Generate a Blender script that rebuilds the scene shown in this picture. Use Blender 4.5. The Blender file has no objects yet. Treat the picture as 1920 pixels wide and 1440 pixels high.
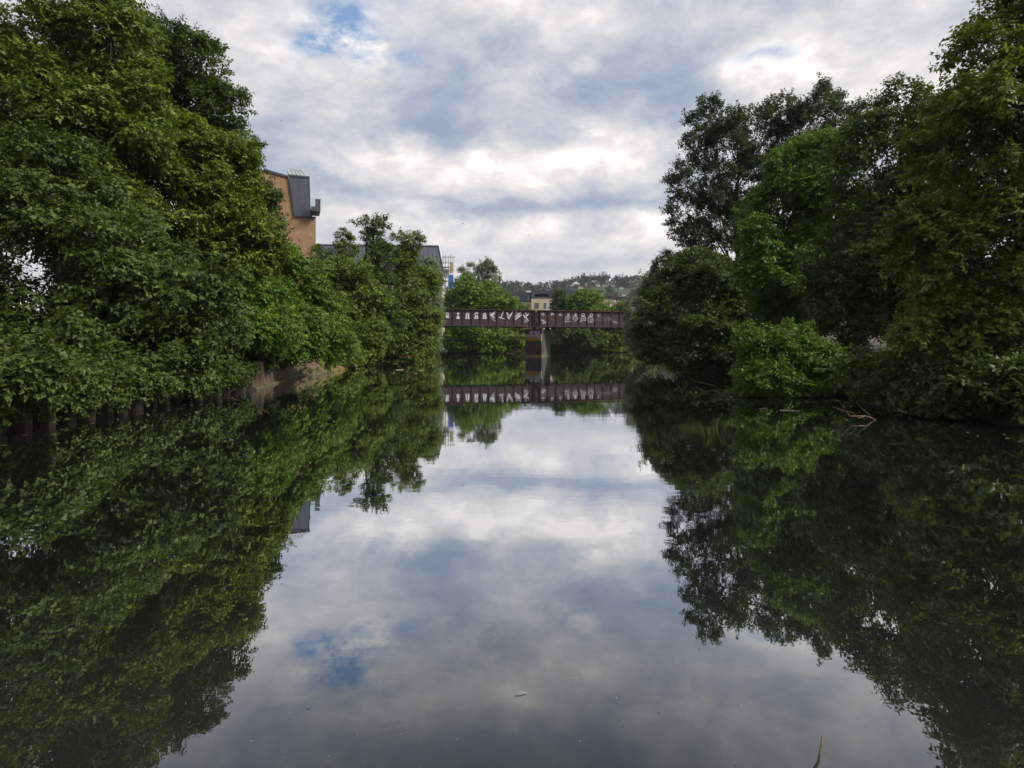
import bpy, math, random
import numpy as np
from mathutils import Vector, Matrix

# ------------------------------------------------------------------ camera, sky, sun, exposure
S = bpy.context.scene
COL = S.collection
R = math.radians
F, CX, HY, H = 1100.0, 960.0, 645.0, 1.75      # focal length / principal point / horizon (1920x1440 frame), eye height

cam = bpy.data.objects.new('camera', bpy.data.cameras.new('camera'))
COL.objects.link(cam)
cam.location = (0, 0, H)
cam.rotation_euler = (R(90), 0, 0)
cam.data.sensor_width = 36
cam.data.lens = F / 1920 * 36
cam.data.shift_y = -(720 - HY) / 1920
cam.data.clip_start = 0.05
cam.data.clip_end = 6000
S.camera = cam

SUN_EL, SUN_AZ = R(43), R(106)                  # azimuth clockwise from +Y (the view direction)
sun = bpy.data.objects.new('sun', bpy.data.lights.new('sun', 'SUN'))
COL.objects.link(sun)
sun.data.energy = 4.2
sun.data.angle = R(14)
sun.data.color = (1.0, 0.93, 0.80)
_d = Vector((math.sin(SUN_AZ) * math.cos(SUN_EL), math.cos(SUN_AZ) * math.cos(SUN_EL), math.sin(SUN_EL)))
sun.rotation_euler = _d.to_track_quat('Z', 'Y').to_euler()

S.view_settings.view_transform = 'Standard'
S.view_settings.look = 'None'
S.view_settings.gamma = 1
S.view_settings.use_curve_mapping = False
S.view_settings.exposure = 0.55
S.render.engine = 'CYCLES'
S.cycles.max_bounces = 6
S.cycles.diffuse_bounces = 2
S.cycles.glossy_bounces = 3
S.cycles.transmission_bounces = 4
S.cycles.transparent_max_bounces = 8
S.cycles.caustics_reflective = False
S.cycles.caustics_refractive = False
S.cycles.use_denoising = True


class NT:
    """small helper for writing node trees"""
    def __init__(s, tree):
        s.t = tree; s.n = tree.nodes; s.l = tree.links
    def put(s, sock, v):
        if v is None: return
        if hasattr(v, 'is_output'): s.l.new(v, sock)
        else: sock.default_value = v
    def math(s, op, a, b=None, c=None, clamp=False):
        n = s.n.new('ShaderNodeMath'); n.operation = op; n.use_clamp = clamp
        for i, v in enumerate((a, b, c)): s.put(n.inputs[i], v)
        return n.outputs[0]
    def vec(s, op, a, b=None):
        n = s.n.new('ShaderNodeVectorMath'); n.operation = op
        for i, v in enumerate((a, b)): s.put(n.inputs[i], v)
        return n.outputs['Value'] if op in ('DOT_PRODUCT', 'LENGTH') else n.outputs[0]
    def comb(s, x, y, z=0.0):
        n = s.n.new('ShaderNodeCombineXYZ')
        for i, v in enumerate((x, y, z)): s.put(n.inputs[i], v)
        return n.outputs[0]
    def sep(s, v):
        n = s.n.new('ShaderNodeSeparateXYZ'); s.put(n.inputs[0], v); return n.outputs
    def noise(s, v, scale, detail=4, rough=0.55, color=False, dist=0.0):
        n = s.n.new('ShaderNodeTexNoise'); s.put(n.inputs['Vector'], v)
        n.inputs['Scale'].default_value = scale; n.inputs['Detail'].default_value = detail
        n.inputs['Roughness'].default_value = rough; n.inputs['Distortion'].default_value = dist
        return n.outputs['Color' if color else 'Fac']
    def ramp(s, f, stops, interp='LINEAR'):
        n = s.n.new('ShaderNodeValToRGB'); s.put(n.inputs[0], f)
        cr = n.color_ramp; cr.interpolation = interp
        while len(cr.elements) < len(stops): cr.elements.new(0.5)
        for e, (p, c) in zip(cr.elements, stops):
            e.position = p; e.color = (*c, 1) if len(c) == 3 else c
        return n.outputs[0]
    def mix(s, f, a, b, mode='MIX'):
        n = s.n.new('ShaderNodeMix'); n.data_type = 'RGBA'; n.blend_type = mode
        s.put(n.inputs[0], f)
        for i, v in ((6, a), (7, b)):
            if isinstance(v, tuple) and len(v) == 3: v = (*v, 1)
            s.put(n.inputs[i], v)
        return n.outputs[2]
    def map(s, f, a, b, c, d):
        n = s.n.new('ShaderNodeMapRange'); s.put(n.inputs[0], f)
        for i, v in enumerate((a, b, c, d)): n.inputs[i + 1].default_value = v
        return n.outputs[0]


def build_sky():
    w = bpy.data.worlds.new('World'); S.world = w; w.use_nodes = True
    w.node_tree.nodes.clear()
    k = NT(w.node_tree)
    out = k.n.new('ShaderNodeOutputWorld'); bg = k.n.new('ShaderNodeBackground')
    k.l.new(bg.outputs[0], out.inputs[0])
    bg.inputs[1].default_value = 0.1
    sky = k.n.new('ShaderNodeTexSky'); sky.sky_type = 'NISHITA'; sky.sun_disc = False
    sky.sun_elevation = SUN_EL; sky.sun_rotation = SUN_AZ
    tc = k.n.new('ShaderNodeTexCoord'); d = tc.outputs['Generated']
    x, y, z = k.sep(d)
    az = k.math('ARCTAN2', x, y); el = k.math('ARCSINE', z)
    zc = k.math('ADD', k.math('MAXIMUM', z, 0.0), 0.20)
    pl = k.comb(k.math('DIVIDE', x, zc), k.math('DIVIDE', y, zc), 0.0)
    big = k.noise(k.vec('ADD', pl, (3.1, 7.7, 0)), 0.55, 3, 0.5)
    mid = k.noise(k.vec('MULTIPLY', k.vec('ADD', pl, (1.7, 2.2, 0)), (1.0, 1.15, 1)), 2.3, 12, 0.56, dist=0.35)
    fin = k.noise(k.vec('ADD', pl, (9.0, 4.0, 0)), 7.5, 8, 0.62)
    lump = k.noise(k.vec('MULTIPLY', k.vec('ADD', d, (0.3, 0.1, 0.7)), (1, 1, 1.7)), 6.5, 12, 0.62, dist=0.3)
    puff = k.noise(k.vec('MULTIPLY', k.vec('ADD', d, (1.3, 0.6, 0.2)), (1, 1, 1.5)), 17.0, 9, 0.60, dist=0.4)
    wrp = k.noise(k.vec('ADD', pl, (5.0, 1.0, 0)), 1.6, 5, 0.6, color=True)
    wrp = k.vec('MULTIPLY', k.vec('SUBTRACT', wrp, (0.5, 0.5, 0.5)), (0.34, 0.17, 0))
    q = k.vec('ADD', k.comb(az, el, 0.0), wrp)

    def gauss(px, py, sx, sy):
        dx, dz = (px - CX) / F, (HY - py) / F
        a0 = math.atan(dx); e0 = math.atan2(dz, math.hypot(1, dx))
        c = math.cos(a0)
        v = k.vec('MULTIPLY', k.vec('SUBTRACT', q, (a0, e0, 0)), (F / sx / c, F / sy / c, 0))
        return k.math('EXPONENT', k.math('MULTIPLY', k.vec('DOT_PRODUCT', v, v), -1.0))
    feats = [  # px, py, half width, half height, weight: the larger cloud masses and bright breaks of this sky
        (1150, 150, 190, 62, -0.28), (1330, 190, 110, 55, -0.30), (930, 125, 80, 45, -0.22), (1040, 175, 120, 40, -0.14),
        (620, 170, 170, 60, -0.20), (830, 130, 60, 50, -0.22), (800, 242, 60, 24, -0.34), (520, 250, 100, 70, -0.22),
        (900, 366, 340, 20, -0.38), (1180, 375, 140, 22, -0.24), (600, 330, 130, 34, -0.18), (700, 335, 200, 14, -0.10),
        (1420, 60, 100, 40, -0.20), (800, 20, 60, 30, -0.14),
        (500, 95, 110, 24, 0.26), (700, 85, 100, 50, 0.24), (930, 40, 150, 40, 0.20), (1100, 145, 34, 18, 0.30),
        (1468, 140, 44, 50, 0.46), (850, 285, 190, 22, 0.18), (1120, 270, 170, 30, 0.24), (720, 265, 50, 16, 0.20),
        (1270, 400, 70, 24, 0.22), (1000, 440, 420, 36, 0.08), (1010, 532, 90, 11, 0.14), (1140, 528, 60, 11, 0.14),
        (1200, 508, 60, 14, -0.14), (960, 505, 300, 18, -0.10),
        (980, -110, 700, 70, -0.34), (760, -20, 90, 30, 0.20), (1000, -20, 60, 26, 0.2),
    ]
    B = k.math('MULTIPLY_ADD', k.math('SUBTRACT', mid, 0.5), 0.70, 0.60)
    B = k.math('MULTIPLY_ADD', k.math('SUBTRACT', big, 0.5), 0.40, B)
    B = k.math('MULTIPLY_ADD', k.math('SUBTRACT', fin, 0.5), 0.30, B)
    B = k.math('MULTIPLY_ADD', k.math('SUBTRACT', lump, 0.5), 1.5, B)
    B = k.math('MULTIPLY_ADD', k.math('SUBTRACT', puff, 0.5), 0.42, B)
    for px, py, sx, sy, wt in feats:
        B = k.math('MULTIPLY_ADD', gauss(px, py, sx, sy), wt, B)
    B = k.math('MULTIPLY_ADD', k.math('SUBTRACT', B, 0.6), 1.10, 0.66)
    low = k.map(el, 0.02, 0.22, 1.0, 0.0)
    B = k.mix(k.math('MULTIPLY', low, 0.55), k.comb(B, B, B), k.comb(0.70, 0.70, 0.70))
    cl = k.ramp(B, [(0.0, (0.22, 0.27, 0.36)), (0.28, (0.30, 0.335, 0.41)), (0.55, (0.43, 0.44, 0.48)),
                    (0.80, (0.58, 0.56, 0.555)), (1.0, (0.74, 0.71, 0.68))])
    cl = k.vec('MULTIPLY', cl, (10, 10, 10))
    blue = 0.0
    for px, py, sx, sy, wt in [(640, 52, 72, 30, 1.35), (715, 84, 70, 22, 1.15), (585, 75, 40, 24, 1.1), (1478, 124, 40, 14, 0.7), (640, 15, 50, 22, 0.8)]:
        blue = k.math('MULTIPLY_ADD', gauss(px, py, sx, sy), wt, blue)
    gap = k.map(k.noise(k.vec('ADD', pl, (11.0, 3.0, 0)), 4.2, 10, 0.66), 0.37, 0.57, 0.0, 1.0)
    gap2 = k.map(big, 0.66, 0.74, 0.0, 0.5)     # a few more thin breaks over the rest of the sky
    blue = k.math('MULTIPLY', k.math('ADD', k.math('MULTIPLY', blue, gap), k.math('MULTIPLY', gap2, gap)), 0.95, clamp=True)
    bsky = k.mix(0.55, sky.outputs[0], (1.9, 3.2, 5.4))
    k.l.new(k.mix(blue, cl, bsky), bg.inputs[0])
    w.cycles.sampling_method = 'MANUAL'; w.cycles.sample_map_resolution = 512


build_sky()

# ------------------------------------------------------------------ helpers
rng = np.random.default_rng(7)
random.seed(7)


def PX(px, d): return (px - CX) / F * d
def PZ(py, d): return H + (HY - py) / F * d
def PT(px, py, d): return Vector((PX(px, d), d, PZ(py, d)))


def newmat(name):
    m = bpy.data.materials.new(name); m.use_nodes = True
    m.node_tree.nodes.clear()
    k = NT(m.node_tree); k.m = m
    k.out = k.n.new('ShaderNodeOutputMaterial')
    return k


def principled(k, color, rough=0.7, metal=0.0, bump=None, bstr=0.3, bdist=0.02, spec=0.4):
    p = k.n.new('ShaderNodeBsdfPrincipled')
    if isinstance(color, tuple): color = (*color, 1)
    k.put(p.inputs['Base Color'], color); k.put(p.inputs['Roughness'], rough)
    p.inputs['Metallic'].default_value = metal
    p.inputs['Specular IOR Level'].default_value = spec
    if bump is not None:
        b = k.n.new('ShaderNodeBump'); b.inputs['Strength'].default_value = bstr; b.inputs['Distance'].default_value = bdist
        k.put(b.inputs['Height'], bump); k.l.new(b.outputs[0], p.inputs['Normal'])
    k.l.new(p.outputs[0], k.out.inputs[0])
    return p


def objcoord(k): return k.n.new('ShaderNodeTexCoord').outputs['Object']


def weathered(name, c1, c2, scale=2.0, rough=0.75, metal=0.0, streak=False, bstr=0.25, c3=None, spec=0.35):
    k = newmat(name)
    co = objcoord(k)
    v = k.vec('MULTIPLY', co, (3.0, 3.0, 0.35)) if streak else co
    f = k.noise(v, scale, 7, 0.65)
    col = k.ramp(f, [(0.33, c1), (0.66, c2)])
    if c3 is not None:
        g = k.noise(co, scale * 0.7, 5, 0.7)
        col = k.mix(k.map(g, 0.52, 0.66, 0.0, 1.0), col, c3)
    principled(k, col, rough, metal, bump=k.noise(co, scale * 9, 4, 0.6), bstr=bstr, spec=spec)
    return k.m


def leafmat(name, c0, c1, c2, trans=0.35):
    k = newmat(name)
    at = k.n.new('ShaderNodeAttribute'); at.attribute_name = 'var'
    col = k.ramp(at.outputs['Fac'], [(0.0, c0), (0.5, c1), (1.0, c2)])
    p = k.n.new('ShaderNodeBsdfPrincipled')
    k.l.new(col, p.inputs['Base Color']); p.inputs['Roughness'].default_value = 0.55
    p.inputs['Specular IOR Level'].default_value = 0.25
    t = k.n.new('ShaderNodeBsdfTranslucent')
    k.l.new(k.mix(1.0, col, (1.25, 1.2, 0.55), 'MULTIPLY'), t.inputs[0])
    mx = k.n.new('ShaderNodeMixShader'); mx.inputs[0].default_value = trans
    k.l.new(p.outputs[0], mx.inputs[1]); k.l.new(t.outputs[0], mx.inputs[2]); k.l.new(mx.outputs[0], k.out.inputs[0])
    return k.m


M = {}
M['dark_leaf'] = leafmat('dark_leaf', (.020, .042, .009), (.042, .078, .013), (.08, .12, .02))
M['yellow_leaf'] = leafmat('yellow_leaf', (.045, .078, .010), (.090, .135, .016), (.18, .22, .025))
M['fresh_leaf'] = leafmat('fresh_leaf', (.034, .074, .009), (.066, .135, .014), (.125, .21, .028))
M['olive_leaf'] = leafmat('olive_leaf', (.040, .072, .012), (.083, .132, .018), (.15, .20, .03))
M['deep_leaf'] = leafmat('deep_leaf', (.022, .045, .010), (.047, .083, .016), (.09, .125, .026))
M['willow_leaf'] = leafmat('willow_leaf', (.080, .120, .072), (.14, .19, .122), (.21, .26, .18))
M['poplar_leaf'] = leafmat('poplar_leaf', (.020, .042, .020), (.042, .072, .030), (.085, .12, .06))
M['bright_leaf'] = leafmat('bright_leaf', (.050, .105, .010), (.095, .175, .015), (.15, .24, .03))
M['far_leaf'] = leafmat('far_leaf', (.009, .022, .013), (.018, .036, .019), (.034, .055, .026), 0.2)
M['bark'] = weathered('bark', (.014, .011, .008), (.04, .032, .023), 6.0, 0.9, streak=True, bstr=0.6)


def meshobj(name, V, Fc, mat, parent=None, smooth=False, kind=None):
    me = bpy.data.meshes.new(name)
    me.from_pydata([tuple(v) for v in V], [], [tuple(f) for f in Fc])
    if mat is not None: me.materials.append(mat)
    if smooth: me.polygons.foreach_set('use_smooth', [True] * len(me.polygons))
    me.update()
    o = bpy.data.objects.new(name, me); COL.objects.link(o)
    if parent is not None: o.parent = parent
    if kind: o['kind'] = kind
    return o


def leafcloud(name, V, var, mat, parent=None, kind=None):
    """V: (n,3,3) leaves, one triangle each"""
    n = len(V); q = V.shape[1]
    me = bpy.data.meshes.new(name)
    me.vertices.add(n * q); me.vertices.foreach_set('co', np.ascontiguousarray(V, dtype=np.float32).ravel())
    me.loops.add(n * q); me.loops.foreach_set('vertex_index', np.arange(n * q, dtype=np.int32))
    me.polygons.add(n); me.polygons.foreach_set('loop_start', np.arange(0, n * q, q, dtype=np.int32))
    a = me.attributes.new('var', 'FLOAT', 'FACE'); a.data.foreach_set('value', np.ascontiguousarray(var, dtype=np.float32))
    me.materials.append(mat)
    me.update(calc_edges=True)
    o = bpy.data.objects.new(name, me); COL.objects.link(o)
    if parent is not None: o.parent = parent
    if kind: o['kind'] = kind
    return o


class MB:
    """collects shapes into one mesh"""
    def __init__(s): s.V = []; s.F = []
    def add(s, V, Fc):
        b = len(s.V); s.V += [tuple(v) for v in V]; s.F += [tuple(i + b for i in f) for f in Fc]; return s
    def box(s, x0, x1, y0, y1, z0, z1):
        return s.add([(x0, y0, z0), (x1, y0, z0), (x1, y1, z0), (x0, y1, z0), (x0, y0, z1), (x1, y0, z1), (x1, y1, z1), (x0, y1, z1)],
                     [(0, 3, 2, 1), (4, 5, 6, 7), (0, 1, 5, 4), (1, 2, 6, 5), (2, 3, 7, 6), (3, 0, 4, 7)])
    def prism(s, poly, y0, y1):
        """poly of (x,z) counter-clockwise seen from -y, extruded y0..y1"""
        n = len(poly)
        V = [(x, y0, z) for x, z in poly] + [(x, y1, z) for x, z in poly]
        return s.add(V, [tuple(range(n)), tuple(range(2 * n - 1, n - 1, -1))] + [(i, i + n, (i + 1) % n + n, (i + 1) % n) for i in range(n)])
    def tube(s, pts, rad, sides=6):
        pts = [Vector(p) for p in pts]; b = len(s.V); n = len(pts)
        for i, p in enumerate(pts):
            d = (pts[min(i + 1, n - 1)] - pts[max(i - 1, 0)])
            d = d.normalized() if d.length > 1e-9 else Vector((0, 0, 1))
            u = d.cross(Vector((0.13, 0.97, 0.21))); u.normalize(); v = d.cross(u)
            r = rad[i] if hasattr(rad, '__len__') else rad
            for j in range(sides):
                a = 2 * math.pi * j / sides
                s.V.append(tuple(p + (u * math.cos(a) + v * math.sin(a)) * r))
        for i in range(n - 1):
            for j in range(sides):
                j2 = (j + 1) % sides
                s.F.append((b + i * sides + j, b + i * sides + j2, b + (i + 1) * sides + j2, b + (i + 1) * sides + j))
        s.F.append(tuple(b + j for j in range(sides))[::-1]); s.F.append(tuple(b + (n - 1) * sides + j for j in range(sides)))
        return s
    def build(s, name, mat, parent=None, smooth=False, kind=None):
        return meshobj(name, s.V, s.F, mat, parent, smooth, kind)


def thing(name, label, cat, loc=(0, 0, 0), rz=0.0, group=None):
    o = bpy.data.objects.new(name, None); COL.objects.link(o)
    o.location = loc; o.rotation_euler = (0, 0, rz)
    o.empty_display_size = 0.3
    return tag(o, label, cat, group)


def tag(o, label, cat, group=None):
    o['label'] = label; o['category'] = cat
    if group: o['group'] = group
    return o


def unit(v): return v / np.maximum(np.linalg.norm(v, axis=-1, keepdims=True), 1e-9)
def rnd(*sh): return rng.normal(size=sh)

# ------------------------------------------------------------------ river, banks, ground, hills
CHAN = [(-9.83, -300), (-9.83, 22.2), (-10.9, 27.9), (-11.5, 31.2), (-11.3, 36.3), (-11.5, 41), (-13, 47), (-14, 58), (-15, 75),
        (-15.5, 95), (-12, 108), (-4, 113), (6, 115), (18, 117), (60, 135), (260, 200), (270, 150), (70, 100), (26, 84), (17.5, 66),
        (14.0, 50), (13.0, 40), (12.0, 30), (10.8, 20), (10.2, 10), (10.0, -300)]


def sd_channel(P):
    """signed distance to the river outline, negative inside"""
    A = np.array(CHAN, float); Bp = np.roll(A, -1, 0)
    best = np.full(len(P), 1e9); inside = np.zeros(len(P), bool)
    for a, b in zip(A, Bp):
        ab = b - a; t = np.clip(((P - a) @ ab) / (ab @ ab), 0, 1)
        best = np.minimum(best, np.linalg.norm(P - (a + t[:, None] * ab), axis=1))
        c = ((a[1] > P[:, 1]) != (b[1] > P[:, 1]))
        with np.errstate(divide='ignore', invalid='ignore'):
            xi = (b[0] - a[0]) * (P[:, 1] - a[1]) / (b[1] - a[1]) + a[0]
        inside ^= c & (P[:, 0] < xi)
    return np.where(inside, -best, best)


def ground_h(P):
    d = sd_channel(P)
    t = np.clip(d / 3.5, 0, 1); t = t * t * (3 - 2 * t)
    h = np.where(d < 0, np.maximum(-1.4, d * 0.9), 0) + 1.5 * t
    bump = 0.12 * np.sin(P[:, 0] * 1.3 + P[:, 1] * .7) + 0.10 * np.sin(P[:, 0] * .5 - P[:, 1] * 1.1)
    h += bump * np.clip(d / 2, 0, 1)
    far = np.clip((P[:, 1] - 140) / 200, 0, 1)
    return h + far * 6


def gridmesh(name, xs, ys, hf, mat, kind='structure'):
    X, Y = np.meshgrid(xs, ys); P = np.stack([X.ravel(), Y.ravel()], 1)
    Z = hf(P)
    nx, ny = len(xs), len(ys)
    i = np.arange(nx * ny).reshape(ny, nx)
    Fc = np.stack([i[:-1, :-1], i[:-1, 1:], i[1:, 1:], i[1:, :-1]], -1).reshape(-1, 4)
    return meshobj(name, np.column_stack([P, Z]), Fc.tolist(), mat, None, True, kind)


k = newmat('earth'); co = objcoord(k)
principled(k, k.ramp(k.noise(co, 0.9, 8, 0.65), [(0.3, (.018, .015, .009)), (0.55, (.04, .034, .02)), (0.75, (.035, .05, .016))]),
           0.95, bump=k.noise(co, 6, 5, 0.7), bstr=0.7, bdist=0.1)
M['earth'] = k.m
xs = np.concatenate([[-3000, -1500, -700, -300, -150, -90], np.arange(-60, 90.1, 1.25), [120, 180, 300, 700, 1500, 3000]])
ys = np.concatenate([[-1500, -600, -300, -120, -60], np.arange(-20, 142, 1.25), [170, 220, 300, 420, 600, 900, 1500, 3000]])
gridmesh('ground', xs, ys, ground_h, M['earth'])

# water: dark, clear-surfaced slow river; reflectance falls off from grazing to steep view
k = newmat('river_water'); geo = k.n.new('ShaderNodeNewGeometry'); pos = geo.outputs['Position']
lw = k.n.new('ShaderNodeLayerWeight'); lw.inputs['Blend'].default_value = 0.5
px_, py_, pz_ = k.sep(pos)
swell = k.noise(k.vec('MULTIPLY', pos, (0.35, 0.9, 1)), 1.0, 3, 0.5)
fine = k.noise(k.vec('MULTIPLY', pos, (1.0, 2.2, 1)), 3.0, 3, 0.55)
patch = k.map(k.noise(k.vec('MULTIPLY', pos, (0.05, 0.12, 1)), 1.0, 3, 0.5), 0.48, 0.68, 0.15, 1.0)


def ring(cx, cy, fr, w, amp):
    """a short train of ripples around a point on the water"""
    v = k.vec('SUBTRACT', pos, (cx, cy, 0)); L = k.vec('LENGTH', v)
    wv = k.math('SINE', k.math('MULTIPLY', L, fr))
    e = k.math('EXPONENT', k.math('MULTIPLY', k.math('POWER', k.math('DIVIDE', k.math('SUBTRACT', L, w[0]), w[1]), 2.0), -1.0))
    return k.math('MULTIPLY', k.math('MULTIPLY', wv, e), amp)


hgt = k.math('ADD', k.math('MULTIPLY', swell, 0.0022), k.math('MULTIPLY', k.math('MULTIPLY', fine, patch), 0.0011))
rip = None
for r_ in [(-0.9, 2.1, 60, (1.0, 0.28), 0.00008), (-2.2, 5.2, 34, (1.0, 0.4), 0.00012), (-0.4, 2.2, 95, (0.45, 0.16), 0.00003),
           (-1.1, 6.6, 30, (0.9, 0.35), 0.00013)]:
    rip = ring(*r_) if rip is None else k.math('ADD', rip, ring(*r_))
broken = k.map(k.noise(k.vec('MULTIPLY', pos, (0.9, 1.5, 1)), 1.0, 3, 0.6), 0.45, 0.66, 0.0, 1.0)
hgt = k.math('ADD', hgt, k.math('MULTIPLY', rip, broken))
bmp = k.n.new('ShaderNodeBump'); bmp.inputs['Strength'].default_value = 1.0; bmp.inputs['Distance'].default_value = 1.0
k.l.new(hgt, bmp.inputs['Height'])
gl = k.n.new('ShaderNodeBsdfGlossy'); gl.inputs['Roughness'].default_value = 0.004
gl.inputs['Color'].default_value = (0.95, 0.97, 1.0, 1)
k.l.new(bmp.outputs[0], gl.inputs['Normal'])
df = k.n.new('ShaderNodeBsdfDiffuse'); df.inputs['Color'].default_value = (.011, .013, .011, 1)
# facing = 1 - cos(view angle from normal); 1 at grazing
fac = k.ramp(lw.outputs['Facing'], [(0.0, (.03,) * 3), (0.30, (.05,) * 3), (0.41, (.095,) * 3), (0.53, (.31,) * 3), (0.62, (.57,) * 3), (0.72, (.76,) * 3), (0.90, (.85,) * 3), (1.0, (.90,) * 3)])
mx = k.n.new('ShaderNodeMixShader')
k.l.new(fac, mx.inputs[0]); k.l.new(df.outputs[0], mx.inputs[1]); k.l.new(gl.outputs[0], mx.inputs[2]); k.l.new(mx.outputs[0], k.out.inputs[0])
M['water'] = k.m
meshobj('river', [(-40, -290, 0), (290, -290, 0), (290, 215, 0), (-40, 215, 0)], [(0, 1, 2, 3)], M['water'], kind='structure')

# hills
HILL = [(-700, 40), (-300, 55), (-20, 68), (0, 70), (45, 71), (65, 73), (85, 76), (105, 78), (125, 77), (155, 79), (185, 82), (300, 92), (700, 100)]


def hill_h(P):
    ridge = np.interp(P[:, 0] * 700 / np.maximum(P[:, 1], 1), [a for a, b in HILL], [b for a, b in HILL])
    t = np.clip((P[:, 1] - 490) / 230, 0, 1)
    h = 4 + (ridge - 5) * (t ** 1.15)
    h = np.where(P[:, 1] > 720, h - (P[:, 1] - 720) * 0.02, h)
    return h + 1.5 * np.sin(P[:, 0] * .05 + P[:, 1] * .021)


k = newmat('hill_grass'); co = objcoord(k)
principled(k, k.ramp(k.noise(co, 0.03, 5, 0.6), [(0.35, (.014, .026, .012)), (0.65, (.028, .042, .018))]), 0.95)
M['hill'] = k.m
gridmesh('hills', np.linspace(-700, 900, 81), np.concatenate([np.linspace(300, 720, 43), [780, 850, 1000]]), hill_h, M['hill'])

# ------------------------------------------------------------------ trees
NLEAF = 0


def make_leaves(cl_c, cl_r, cl_out, leaf, aspect, lai, per, droop, up, spread):
    """leaf sprays over clumps. cl_c (n,3) centres, cl_r (n,3) radii, cl_out (n,3) outward direction of the clump"""
    global NLEAF
    area_leaf = 0.45 * leaf * leaf * aspect
    A = 4 * math.pi * ((cl_r[:, 0] * cl_r[:, 2]) + (cl_r[:, 1] * cl_r[:, 2]) + (cl_r[:, 0] * cl_r[:, 1])) / 3
    ns = np.maximum(3, (lai * A / area_leaf / per)).astype(int)
    idx = np.repeat(np.arange(len(cl_c)), ns); n = len(idx)
    dirs = unit(rnd(n, 3) + 0.55 * cl_out[idx] + np.array([0, 0, 0.25]))
    rad = 1 - 0.55 * rng.random(n) ** 1.8
    rad *= 1 + 0.16 * rnd(n)
    p = cl_c[idx] + dirs * cl_r[idx] * rad[:, None]
    ax = unit(0.55 * dirs + 0.5 * cl_out[idx] + spread * rnd(n, 3) + np.array([0, 0, up - droop]))
    L = leaf * per * 0.27
    t = (np.arange(per) + 0.5) / per
    nl = n * per
    tt = np.broadcast_to(t, (n, per)) + 0.06 * rnd(n, per)
    base = p[:, None, :] + ax[:, None, :] * (tt * L)[..., None]
    base[..., 2] -= droop * L * 0.5 * tt ** 2
    upv = unit(0.35 * dirs + np.array([0, 0, 0.75]) + 0.35 * rnd(n, 3))
    side = unit(np.cross(ax, upv))
    sg = np.where(np.arange(per) % 2 == 0, 1.0, -1.0)
    ld = unit(ax[:, None, :] * 0.55 + side[:, None, :] * (sg * 0.85)[None, :, None] + 0.38 * rnd(n, per, 3) + np.array([0, 0, -0.15 - droop * 0.4]))
    nv = unit(upv[:, None, :] + 0.40 * rnd(n, per, 3))
    wv = unit(np.cross(ld, nv)); nv = np.cross(wv, ld)
    sz = leaf * (0.5 + 0.5 * rng.random((n, per, 1)) + 0.45 * rng.random((n, 1, 1)) ** 2)
    m = base + ld * sz * 0.22
    ww = wv * sz * aspect * 0.5; nn = nv * sz * 0.10
    V = np.stack([m + ww + nn, base + ld * sz - nn, m - ww + nn], 2).reshape(nl, 3, 3)
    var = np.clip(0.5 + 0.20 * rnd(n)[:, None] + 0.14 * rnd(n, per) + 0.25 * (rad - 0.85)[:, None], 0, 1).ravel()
    NLEAF += nl
    return V, var


def lobes_from_px(spec, d):
    out = []
    for s in spec:
        px, py, rx, ry = s[:4]
        dd = d + (s[4] if len(s) > 4 else 0)
        c = PT(px, py, dd)
        a, b = rx * dd / F, ry * dd / F
        out.append((c, (a, min(max(a, b) * 0.9, 5.0), b), s[5] if len(s) > 5 else 1.0))
    return out


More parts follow.
